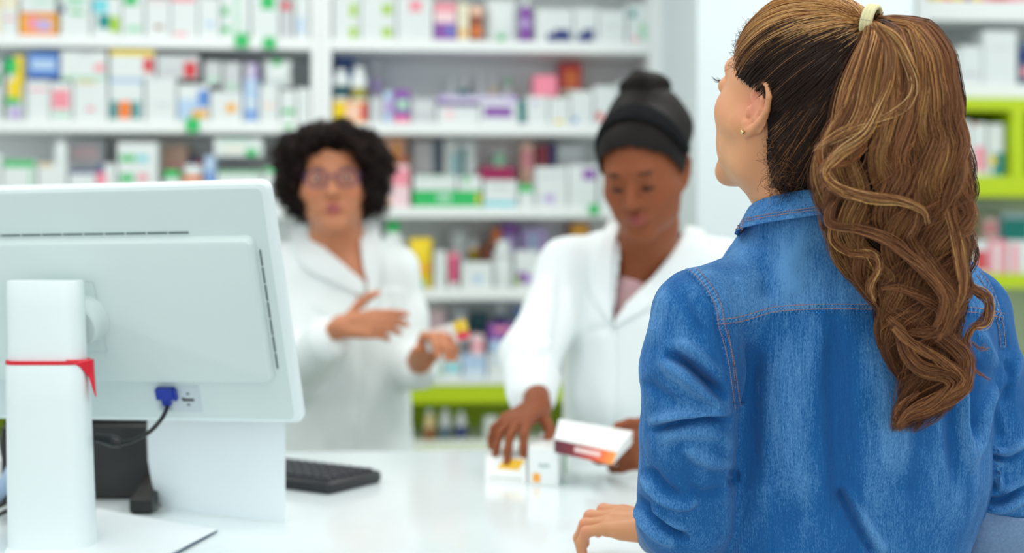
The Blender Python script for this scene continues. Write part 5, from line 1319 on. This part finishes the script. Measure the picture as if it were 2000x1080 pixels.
# flyaway hairs at the forehead, temple and nape
FP, FC, FR = [], [], []
for i in range(330):
    z_ = R_.random()
    if z_ < .35:     # forehead and temple edge
        u = R_.uniform(.03, .11); l_ = R_.uniform(.035, .062); f = float(hairline_f(np.array([l_]), np.array([u]))[0])
        a = shell(np.array([f+.012, l_, u-.035]), -.002); dv = hax[0]*R_.uniform(.001, .008)+hax[2]*R_.uniform(-.008, .008)+hax[1]*R_.uniform(-.001, .005)
    elif z_ < 0:    # in front of and above the ear
        f = R_.uniform(-.01, .035); a = shell(np.array([f+.012, .066, .012-.035]), -.003); dv = -hax[2]*R_.uniform(.004, .022)+hax[0]*R_.uniform(-.004, .005)+hax[1]*.002
    else:            # nape
        x_ = R_.uniform(1500, 1560); y_ = R_.uniform(250 if x_ < 1520 else 300, 372); h, n = cast(cbv, max(x_, 1506), y_, 1.1)
        if h is None: continue
        a = h; dv = np.array([R_.uniform(-.012, .002), -R_.uniform(0, .004), R_.uniform(-.022, -.004)])
    s2 = np.linspace(0, 1, 14)[:, None]; q_ = 1 if z_ > .35 else .35; cu = R_.normal(size=3)*.0035*q_; c2 = R_.normal(size=3)*.0025*q_; w = R_.uniform(3, 9)
    FP.append(a+dv*s2+cu*np.sin(s2*w)+c2*(np.cos(s2*w)-1)); FC.append(np.tile(pick(DARK if R_.random() < .7 else MID), (14, 1))); FR.append(np.full(14, .00016))
hair_obj('flyaway_hairs', np.array(FP), np.array(FR), np.array(FC), hair)
# hair tie
m = MB(); tn = unit([.55, -.35, -.15]); x_ = unit(np.cross(tn, [0, 0, 1.])); y_ = np.cross(x_, tn)
for k_, off_ in enumerate((-.004, 0, .004)):
    pa = [tie+tn*off_+np.array([-.002, -.004, 0])+(math.cos(a)*x_*.0155+math.sin(a)*y_*.0165) for a in np.linspace(0, 2*math.pi, 40)]
    m.tube(pa, .0028, 10, cap=False)
m.build('hair_tie', mat('elastic_cream', (222, 214, 168), .8, bump=(600, .5, .001)), hair, room=False, angle=80)
# ================================================================ the two pharmacists
COAT = mat('coat_cotton', (242, 248, 248), .75, bump=(260, .1, .0008))
def add_face(v, col, hp, ax, s, skin, lip, brow, eyes_closed, lips=(0, 0)):
    f, l, u = ax
    for sd in (1, -1):
        col = paint_box(col, v, hp(.090, .032*sd, .028), (unit(l+u*.16*sd*-1), u, f), (.019*s, .0042*s, .02*s), brow, 1, .4)
        if eyes_closed: col = paint_box(col, v, hp(.094, .032*sd, -.003), (l, u, f), (.0185*s, .0065*s, .018*s), (16, 8, 6), 1, .35); col = paint_box(col, v, hp(.092, .033*sd, .010), (l, u, f), (.017*s, .009*s, .016*s), [c*.75 for c in skin], .5, .8)
        else:
            col = paint_box(col, v, hp(.093, .032*sd, .004), (l, u, f), (.013*s, .0055*s, .014*s), (240, 232, 228), .9, .4)
            col = paint_box(col, v, hp(.093, .031*sd, .004), (l, u, f), (.0058*s, .0058*s, .014*s), (35, 20, 16), 1, .3); col = paint_box(col, v, hp(.093, .032*sd, .0095), (l, u, f), (.0145*s, .0022*s, .014*s), (25, 15, 14), .9, .5)
        col = paint_box(col, v, hp(.098, .0085*sd, -.036), (l, u, f), (.004*s, .0025*s, .008*s), (40, 15, 12), .7, .6)
        col = paint_box(col, v, hp(.07, .045*sd, -.028), (l, u, f), (.024*s, .018*s, .03*s), [min(255, skin[0]*1.18), skin[1]*.97, skin[2]*.93], .4, .9)
    col = paint_box(col, v, hp(.096, 0, -.0578), (l, u, f), (.026*s, .0056*s, .025*s), lip, .9, .4)
    col = paint_box(col, v, hp(.094, 0, -.0700), (l, u, f), (.022*s, .0068*s, .025*s), [min(255, c*1.12) for c in lip], .9, .4)
    col = paint_box(col, v, hp(.100, 0, -.0642), (l, u, f), (.022*s, .0013*s, .03*s), [c*.4 for c in lip], .8, .5)
    col = paint_box(col, v, hp(.118, 0, -.022), (l, u, f), (.008*s, .008*s, .010*s), [min(255, c*1.25) for c in skin], .4, .9)  # nose-tip highlight painted into the skin colour
    return col
def build_pharm(root, hc, hax_, s, torso_c, coat_g, arms_s, hands, neck_pts, V, skin, skm, face, lo, hi, h, extra=None):
    HG_, hp_ = head_groups(hc, hax_, s, full=face.get('full', 0), nose=face.get('nose', 1))
    G = HG_+[('+', .025, [rc(hp_(-.02, 0, -.05), neck_pts[0], .050, .052), rc(neck_pts[0], neck_pts[1], .052, .06)]), ('+', .04, torso_c), ('+', .02, arms_s)]
    for g in hands: G += [(a, min(b, .006), c) for a, b, c in g]
    v, f = body_mesh(G, lo, hi, h, 1)
    col = np.tile(np.array(srgb(*skin)), (len(v), 1))
    col = add_face(v, col, hp_, hax_, s, skin, face['lip'], face['brow'], face['closed'])
    for hnd in face.get('tips', []):
        for t in hnd: col = paint_box(col, v, t[3], np.eye(3), (.013,)*3, [min(255, skin[0]*1.2), min(255, skin[1]*1.12), min(255, skin[2]*1.1)], .6, .8)
    mesh_obj('body', v, f, skm, root, True, room=False, attr=col)
    return hp_
def coat_mesh(root, groups, lo, hi, h, folds, Vcut, name='lab_coat'):
    v, f = surface(groups, lo, hi, h); v, f = subdivide(v, f, 1); n = vnormals(v, f)
    d = fold_sum(v, n, folds)+smooth_noise(v, 10, .0022, .11, 21, (1, 1, .45))+smooth_noise(v, 8, .0008, .045, 22, (1, 1, .6)); v = v+n*d[:, None]
    px = to_px(v); front = n[:, 1] < .35
    inV = np.zeros(len(v), bool)
    ys = [q[1] for q in Vcut]; inV = (px[:, 1] > ys[0]) & (px[:, 1] < ys[-1]) & (px[:, 0] > np.interp(px[:, 1], ys, [q[0] for q in Vcut])) & (px[:, 0] < np.interp(px[:, 1], ys, [q[2] for q in Vcut])) & front
    keep = (~inV)[f].all(1)
    c = empty(name, W((v.min(0)+v.max(0))/2*np.array([1, 1, 0])+np.array([0, 0, v[:, 2].min()]))); c.parent = root; c.location = wloc(c)-wloc(root)
    v_, f_, _ = split_faces(v, f, keep)
    o = mesh_obj('coat_body', v_, f_, COAT, c, True, room=False)
    so = o.modifiers.new('Solidify', 'SOLIDIFY'); so.thickness = .002; so.offset = -1
    return c, bvh_of(v, f)
# ---------------- right: headband, reading the cartons
R1 = empty('person', W(np.array([.27, 2.81, 0])), 'pharmacist in a white coat with a black headband and hair bun, looking down at cartons', 'person', None)
rh = P(1257, 339, 2.655); rax = axes(-.36, -.93, .36, .05)
wR = P(1050, 794, 2.45); wL = P(1316, 862, 2.385)
hgR, tR_ = hand_prims(wR, [-.46, -.80, -.16], [-.1, -.25, .96], 1, [(.40, .75, .35), (.40, .60, .35), (.42, .62, .35), (.45, .65, .4)], [(.55, .65, -.55), (.8, .2, -.7), (.8, 0, -.75)], .88, (.30, .10, -.10, -.32))
hgL, tL_ = hand_prims(wL, [-.85, -.42, -.12], [.5, -.85, .1], -1, [(.45, .6, .3), (.5, .65, .3), (.55, .7, .35), (.6, .75, .4)], [(.8, .55, .1), (1., .15, .05), (1., 0, -.05)], .92)
sR_, sL_ = P(1112, 520, 2.80), P(1408, 530, 2.82); eR_, eL_ = P(1035, 695, 2.66), P(1395, 735, 2.64)
np1, np2 = P(1268, 440, 2.735), P(1262, 520, 2.80)
tc_ = P(1262, 640, 2.83)
hpR = build_pharm(R1, rh, rax, .945, [rc(np2, sR_, .042, .034), rc(np2, sL_, .042, .034), el(tc_, (.15, .085, .2)), rc(P(1262, 640, 2.84), P(1262, 1100, 2.86), .09, .10), rc(P(1240, 560, 2.80), P(1225, 620, 2.81), .045, .04)],
    None, [rc(sR_, eR_, .034, .028), rc(eR_, wR, .028, .024), rc(sL_, eL_, .034, .028), rc(eL_, wL, .028, .024)], [hgR, hgL], (np1, np2), None, (140, 76, 44), SKIN_C,
    dict(lip=(150, 72, 72), brow=(22, 12, 10), closed=True, full=.009, nose=1.25, tips=[tR_, tL_]), (-.10, 2.20, .55), (.50, 3.0, 1.68), .0042)
cgR = [('+', .045, [rc(P(1252, 520, 2.81), sR_, .070, .058), rc(P(1290, 520, 2.82), sL_, .070, .058), el(P(1262, 610, 2.83), (.175, .118, .17)), rc(P(1225, 640, 2.815), P(1218, 760, 2.82), .105, .105), rc(P(1310, 640, 2.83), P(1315, 760, 2.83), .105, .105), rc(P(1205, 760, 2.84), P(1200, 1350, 2.92), .105, .13), rc(P(1320, 760, 2.83), P(1325, 1350, 2.92), .105, .13)]),
       ('+', .014, [rc(sR_, P(1078, 610, 2.75), .060, .056), rc(P(1078, 610, 2.75), eR_, .056, .056), rc(eR_, P(1040, 770, 2.52), .056, .046), rc(sL_, eL_, .060, .056), rc(eL_, P(1355, 840, 2.44), .056, .046)])]
fR = [([(1085, 500), (1095, 580), (1088, 680), (1086, 790)], -.008, 12, 18), ([(1000, 690), (1040, 700), (1080, 690)], -.006, 8, 9), ([(1010, 672), (1050, 684), (1085, 665)], .005, 9, 9), ([(1100, 560), (1120, 600), (1130, 680)], .005, 12, 16), ([(1195, 625), (1200, 740), (1195, 880)], -.005, 6, 9, 2), ([(1120, 700), (1125, 800), (1118, 880)], .005, 18, 18), ([(1200, 640), (1150, 650), (1110, 700)], -.004, 10, 10)]
VR = [(1214, 418, 1352), (1214, 470, 1326), (1209, 530, 1284), (1202, 590, 1222), (1196, 628, 1198)]
cR, bR = coat_mesh(R1, cgR, (-.14, 2.40, .40), (.56, 3.05, 1.50), .0062, fR, VR)
# rose top under the coat
pv = P(1262, 620, 2.80)
tv, tf_ = surface([('+', .03, [el(P(1262, 640, 2.83), (.155, .098, .20)), rc(P(1240, 560, 2.79), P(1215, 640, 2.79), .054, .046), rc(P(1262, 640, 2.83), P(1262, 760, 2.83), .105, .105)])], (.08, 2.66, 1.08), (.45, 2.95, 1.40), .006)
tp_ = to_px(tv); k_ = tp_[:, 1] > 528+((tp_[:, 0]-1232)/22)**2*0; k2 = (tp_[:, 0] > 1150) & (tp_[:, 0] < 1330) & (tp_[:, 1] < 660)
v_, f_, _ = split_faces(tv, tf_, (k_ & k2)[tf_].all(1)); mesh_obj('rose_top', v_, f_, mat('rose_knit', (206, 165, 168), .8), R1, True, room=False)
for A_, B_ in (([(1214, 420), (1202, 480), (1196, 560), (1194, 628)], [(1196, 426), (1160, 500), (1150, 560), (1192, 632)]), ([(1340, 446), (1322, 480), (1276, 540), (1196, 630)], [(1372, 456), (1368, 510), (1325, 565), (1200, 640)])):
    v_, f_ = patch(bR, A_, B_, 26, 8, .004, .004, 2.0); mesh_obj('lapel', v_, f_, COAT, cR, True, room=False)
v_, f_ = patch(bR, [(1215, 690), (1215, 760)], [(1275, 688), (1275, 762)], 8, 8, .002, .002, 2.0); 
# hair, bun and headband
hairR = empty('hair', W(hpR(-.02, 0, .1))); hairR.parent = R1; hairR.location = wloc(hairR)-wloc(R1)
BK = mat('black_hair', (20, 13, 12), .6, spec=.2, bump=(160, .4, .003)); RmR = np.array(rax); sR2 = .945
capc = hpR(-.014, 0, .038)
v_, f_ = surface([('+', .015, [el(capc, np.array([.108, .088, .102])*sR2, RmR), el(hpR(-.055, 0, .045), np.array([.075, .078, .085])*sR2, RmR), el(P(1266, 250, 2.70), (.086, .08, .066)), el(P(1262, 206, 2.70), (.056, .052, .040), None, .03)])], capc-.18, capc+.18, .0035)
lc = (v_-rh)@RmR.T/sR2
hl = np.interp(lc[:, 2], [-.12, -.04, -.01, .02, .05, .065, .08, .12], [-.03, -.02, -.005, .032, .056, .074, .085, .2])*1.0
v2_, f2_, _ = split_faces(v_, f_, (lc[:, 0] < hl+np.where(lc[:, 2] > .08, .2, 0))[f_].all(1)); mesh_obj('swept_hair', v2_, f2_, BK, hairR, True, room=False)
bc = P(1260, 170, 2.70)
def bumpy(p): return .002*np.sin(p[:, 0]*110+p[:, 2]*80)+.0015*np.sin(p[:, 2]*150+p[:, 1]*60)
v_, f_ = surface([('+', .02, [el(bc, (.047, .045, .034)), el(bc+np.array([.006, .01, -.018]), (.038, .038, .024))])], bc-.1, bc+.1, .004, bumpy)
mesh_obj('hair_bun', v_, f_, BK, hairR, True, room=False)
def curls(name, cen_, rx, n, root, lenr, rr_, cr_, seed, sel=None, m_=None, cols=None, turns=(1.2, 3)):
    r = np.random.default_rng(seed); Pp, Cc = [], []
    N = 22; t_ = np.linspace(0, 1, N)
    while len(Pp) < n:
        d = unit(r.normal(size=3))
        if sel is not None and not sel(d): continue
        a = cen_+d*rx*.93; L = r.uniform(*lenr); x = unit(np.cross(d, r.normal(size=3))); y = np.cross(d, x); w = r.uniform(*turns)*6.28; R0 = r.uniform(*cr_)
        g = np.array([0, 0, -1.])*L*.35
        Pp.append(a+d*(t_*L)[:, None]+g*(t_**2)[:, None]+R0*np.sqrt(t_+.05)[:, None]*(np.cos(w*t_)[:, None]*x+np.sin(w*t_)[:, None]*y)); c = np.array(srgb(*cols[r.integers(len(cols))])); Cc.append(np.tile(c, (N, 1)))
    Pp = np.array(Pp); rad_ = np.full(Pp.shape[:2], rr_); rad_[:, -3:] *= .5
    return hair_obj(name, Pp, rad_, np.array(Cc), root)
# headband: a wrapped cloth strip from ear to ear over the crown of the forehead
bv_ = []; NB = 60
def band_pt(a, w):
    """a from ear (-1) over the top (0) to ear (1); w 0 front edge .. 1 back edge"""
    th = a*1.62; l_ = math.sin(th); up_ = math.cos(th)
    fwd = .62-.50*abs(a)**2.4-(w*.52)*(1-.25*abs(a))
    d = np.array([fwd, l_, up_*.92-.02]); d = d/np.linalg.norm(d)
    r = 1/np.sqrt(((d/(np.array([.1125, .0925, .1065])*sR2))**2).sum()); return capc+(d*r)@RmR+unit(d@RmR)*(.0012*math.sin(w*16+a*3)+.001)
gv = [band_pt(a, w) for a in np.linspace(-1, 1, NB) for w in np.linspace(0, 1, 14)]
gf = [(i*14+j, i*14+j+1, (i+1)*14+j+1, (i+1)*14+j) for i in range(NB-1) for j in range(13)]
hb = mesh_obj('headband', gv, gf, mat('headband_black', (11, 12, 15), .8, spec=.15), R1, True, room=False); so = hb.modifiers.new('Solidify', 'SOLIDIFY'); so.thickness = .004; so.offset = 1
# ---------------- left: curls and glasses
L1 = empty('person', W(np.array([-.40, 3.15, 0])), 'curly-haired pharmacist in glasses and a white coat, holding a small box, behind the monitor', 'person')
lh = P(651, 352, 3.10); lax = axes(.10, -.99, .03, .03)
wlR = P(664, 638, 2.93); wlL = P(822, 708, 2.93)
hlR, tlR = hand_prims(wlR, [.93, -.30, .10], [-.12, -.85, .28], 1, [(.35, .4, .3), (.5, .6, .3), (.55, .7, .4), (.65, .8, .4)], [(.55, .70, .05), (.75, .5, 0), (.9, .3, 0)], .84, (.05, .01, -.02, -.05))
hlL, tlL = hand_prims(wlL, [.34, -.55, .62], [-.30, .50, .68], -1, [(.7, .9, .4), (.75, .95, .45), (.8, .95, .5), (.85, 1.0, .5)], [(.75, .60, -.35), (.95, .35, -.35), (1.0, .2, -.3)], .96)
sl1, sl2 = P(548, 530, 3.17), P(770, 528, 3.17); e1, e2 = P(572, 730, 3.08), P(800, 715, 3.12)
n1, n2 = P(656, 440, 3.14), P(660, 505, 3.17)
hpL = build_pharm(L1, lh, lax, .94, [rc(n2, sl1, .042, .032), rc(n2, sl2, .042, .032), el(P(662, 620, 3.19), (.12, .07, .2)), rc(P(662, 640, 3.2), P(680, 1000, 3.22), .075, .08), rc(P(690, 540, 3.13), P(700, 590, 3.12), .04, .04)], None,
    [rc(sl1, e1, .032, .026), rc(e1, wlR, .026, .023), rc(sl2, e2, .030, .026), rc(e2, wlL, .026, .023)], [hlR, hlL], (n1, n2), None, (204, 132, 94), SKIN_B,
    dict(lip=(176, 84, 92), brow=(60, 38, 30), closed=False, nose=1.1, full=.002, tips=[tlR, tlL]), (-.62, 2.78, .55), (-.10, 3.35, 1.62), .0042)
cgL = [('+', .045, [rc(P(655, 520, 3.18), sl1, .066, .055), rc(P(662, 520, 3.18), sl2, .066, .055), el(P(662, 600, 3.19), (.155, .112, .17)), rc(P(630, 640, 3.18), P(628, 780, 3.19), .10, .105), rc(P(704, 640, 3.18), P(706, 780, 3.19), .10, .10), rc(P(628, 780, 3.19), P(610, 1200, 3.2), .10, .15), rc(P(706, 780, 3.19), P(722, 1200, 3.2), .10, .15)]),
       ('+', .025, [rc(sl1, e1, .056, .056), rc(e1, P(640, 668, 2.97), .056, .050), rc(sl2, P(792, 620, 3.16), .052, .046), rc(P(792, 620, 3.16), e2, .046, .046), rc(e2, P(820, 728, 2.985), .048, .038)])]
fL = [([(545, 700), (590, 760), (650, 740), (680, 690)], -.008, 14, 16), ([(600, 600), (640, 630), (662, 690)], -.005, 10, 10), ([(715, 560), (705, 680), (700, 800), (700, 880)], -.006, 7, 10, 2), ([(640, 760), (650, 820), (640, 880)], .005, 16, 18), ([(740, 560), (770, 620), (800, 640)], -.004, 10, 12), ([(745, 480), (760, 540), (765, 600)], .003, 12, 12)]
VL = [(590, 415, 700), (610, 450, 700), (645, 490, 705), (688, 530, 712), (712, 552, 715)]
cL, bL = coat_mesh(L1, cgL, (-.70, 2.80, .40), (-.02, 3.40, 1.48), .0062, fL, VL)
for A_, B_ in (([(600, 428), (622, 470), (660, 508), (712, 552)], [(560, 450), (590, 520), (640, 548), (706, 580)]), ([(702, 420), (702, 470), (708, 520), (716, 552)], [(735, 440), (745, 500), (742, 550), (722, 590)])):
    v_, f_ = patch(bL, A_, B_, 26, 8, .004, .004, 2.4); mesh_obj('lapel', v_, f_, COAT, cL, True, room=False)
v_, f_ = patch(bL, [(738, 560), (738, 580), (740, 625)], [(790, 562), (790, 582), (790, 628)], 8, 6, .003, .002, 2.4); mesh_obj('breast_pocket', v_, f_, COAT, cL, True, room=False)
hairL = empty('hair', W(hpL(-.02, 0, .1))); hairL.parent = L1; hairL.location = wloc(hairL)-wloc(L1)
RmL = np.array(lax); cq_ = P(652, 335, 3.13)
AF = mat('curl_base', (16, 9, 8), .8, spec=.1)
def lump(p): return .006*np.sin(p[:, 0]*70+2)*np.sin(p[:, 2]*64)+.005*np.sin(p[:, 0]*130+p[:, 2]*90)+.004*np.sin(p[:, 2]*150-p[:, 1]*70)
afro = [('+', .03, [el(cq_+np.array([0, .02, .008]), (.112, .105, .098)), el(P(592, 350, 3.13), (.052, .06, .085)), el(P(713, 350, 3.13), (.050, .06, .085)), el(P(640, 276, 3.06), (.072, .06, .036)), el(P(698, 298, 3.07), (.048, .06, .042)), el(P(585, 310, 3.11), (.045, .05, .045))]),
        ('-', .018, [el(lh+lax[0]*.095+np.array([.004, 0, -.024]), (.063, .085, .083)), el(lh+lax[0]*.080+np.array([.010, 0, .032]), (.040, .060, .034), None, .03), rc(P(655, 450, 3.10), P(655, 500, 3.10), .058, .06)])]
v_, f_ = surface(afro, cq_-.20, cq_+.20, .0045, lump); mesh_obj('curl_mass', v_, f_, AF, hairL, True, room=False)
n_ = vnormals(v_, f_); r = np.random.default_rng(5); idx = r.choice(len(v_), 5200)
Pp, Cc = [], []; t_ = np.linspace(0, 1, 18)
for i in idx:
    a, d = v_[i], n_[i]
    if np.linalg.norm((a-(lh+lax[0]*.10))/np.array([.066, .05, .085])) < 1.05: continue
    L_ = r.uniform(.006, .020); x = unit(np.cross(d, r.normal(size=3))); y = np.cross(d, x); w = r.uniform(5, 16); R0 = r.uniform(.002, .0055)
    Pp.append(a-d*.004+d*(t_*L_)[:, None]+R0*(np.cos(w*t_)[:, None]*x+np.sin(w*t_)[:, None]*y)+np.array([0, 0, -.004])*(t_**2)[:, None]); Cc.append(np.tile(np.array(srgb(*[(38, 24, 18), (24, 16, 13), (56, 32, 24)][r.integers(3)])), (18, 1)))
hair_obj('curls', np.array(Pp), np.full((len(Pp), 18), .0008), np.array(Cc), hairL)
# glasses
gl = empty('eyeglasses', W(hpL(.1, 0, 0))); gl.parent = L1; gl.location = wloc(gl)-wloc(L1)
GF = mat('violet_frame', (58, 48, 110), .3); m = MB()
for sd in (1, -1):
    c = hpL(.109, .034*sd, .003); pa = [c+lax[1]*.024*math.copysign(abs(math.cos(a))**.8, math.cos(a))+lax[2]*.0175*math.copysign(abs(math.sin(a))**.8, math.sin(a))-lax[0]*.006*abs(math.cos(a)) for a in np.linspace(0, 2*math.pi, 40)]
    m.tube(pa, .0014, 8, cap=False); m.tube([c+lax[1]*.024*sd-lax[0]*.006+lax[2]*.006, hpL(.02, .078*sd, .012)], .0016, 6)
m.tube([hpL(.109, .011, .008), hpL(.113, 0, .010), hpL(.109, -.011, .008)], .0016, 6)
m.build('frame', GF, gl, room=False, angle=60)
LENS = bpy.data.materials.new('lens_glass'); LENS.use_nodes = True; b_ = LENS.node_tree.nodes['Principled BSDF']; b_.inputs['Alpha'].default_value = .06; b_.inputs['Roughness'].default_value = .02; b_.inputs['IOR'].default_value = 1.05; b_.inputs['Base Color'].default_value = (.06, .04, .16, 1)
for sd in (1, -1):
    c = hpL(.108, .034*sd, .003); m = MB(); ring_ = lambda o_: [c+lax[0]*o_+lax[1]*.0235*math.copysign(abs(math.cos(a))**.8, math.cos(a))+lax[2]*.017*math.copysign(abs(math.sin(a))**.8, math.sin(a))-lax[0]*.006*abs(math.cos(a)) for a in np.linspace(0, 2*math.pi, 32, endpoint=False)]
    m.loft([ring_(0), ring_(.0012)]); m.build('lens', LENS, gl, room=False)
# the small box in her hand
m = MB(); bx = unit([.90, -.20, .30]); bz = unit(np.array([-.25, 0, .95])-bx*np.dot(bx, [-.25, 0, .95])); by_ = np.cross(bz, bx); c = P(872, 655, 2.86)
def bb(c, hx_, hy_, hz_): return [c+bx*sx*hx_+by_*sy*hy_+bz*sz*hz_ for sz in (-1, 1) for sx, sy in ((-1, -1), (1, -1), (1, 1), (-1, 1))]
m.hexa(bb(c, .044, .012, .020)); m.hexa(bb(c+bx*.034+bz*.006, .0105, .0125, .0142), 1); m.hexa(bb(c+bx*.034-bz*.010, .0105, .0127, .008), 2)
tagset(m.build('medicine_box', [cmat((240, 240, 238)), cmat((245, 205, 60)), cmat((235, 60, 90))], room=False), 'small white box with a yellow and red end in the curly-haired pharmacist\'s hand', 'box')
# ================================================================ camera and light
cam = bpy.data.cameras.new('camera'); co = bpy.data.objects.new('camera', cam); COL.objects.link(co)
co.location = (0, 0, ZC); co.rotation_euler = (math.pi/2, 0, -PSI)
cam.sensor_width = 36; cam.lens = 36*F/2000; cam.shift_y = -(540-HZ)/2000
cam.clip_start = .05; cam.dof.use_dof = True; cam.dof.focus_distance = 1.57; cam.dof.aperture_fstop = 2.4; cam.dof.aperture_blades = 0
SC.camera = co
wd = bpy.data.worlds.new('world'); SC.world = wd; wd.use_nodes = True
bg = wd.node_tree.nodes['Background']; bg.inputs['Color'].default_value = (.9, .97, 1, 1); bg.inputs['Strength'].default_value = .5
def area(name, loc, rot, sx, sy, power, col=(1, 1, 1)):
    l = bpy.data.lights.new(name, 'AREA'); l.shape = 'RECTANGLE'; l.size = sx; l.size_y = sy; l.energy = power; l.color = col
    o = bpy.data.objects.new(name, l); COL.objects.link(o); o.location = loc; o.rotation_euler = rot; return o
# ceiling light panels: a frame with its lamp just below
FR = mat('lamp_frame', (225, 226, 226), .4)
for i, (x, y) in enumerate(((-2.0, 3.1), (-.4, 3.1), (1.2, 3.1), (2.8, 3.1), (-2.0, 1.2), (-.4, 1.2), (1.2, 1.2), (2.8, 1.2), (-1.2, -.9), (.6, -.9), (2.4, -.9))):
    sbox('trim_%d' % (i+1), x-.33, x+.33, y-.63, y+.63, 2.86, 2.9, FR)
    area('ceiling_panel_lamp', (x, y, 2.85), (0, 0, 0), .6, 1.2, (26 if y > 3 else 28 if y > 1 else 10), (1, .985, .96))
# daylight through the shopfront
area('shopfront_daylight', (.4, -3.1, 1.6), (math.radians(88), 0, 0), 6.5, 2.2, 170, (.92, .97, 1))
vs = SC.view_settings; vs.view_transform = 'Standard'; vs.look = 'None'; vs.exposure = -1.18; vs.gamma = 1; vs.use_curve_mapping = False
try:
    SC.cycles.max_bounces = 8; SC.cycles.diffuse_bounces = 6; SC.cycles.glossy_bounces = 3; SC.cycles.transmission_bounces = 4
    SC.cycles.sample_clamp_indirect = 6; SC.cycles.caustics_reflective = False; SC.cycles.caustics_refractive = False
except Exception: pass
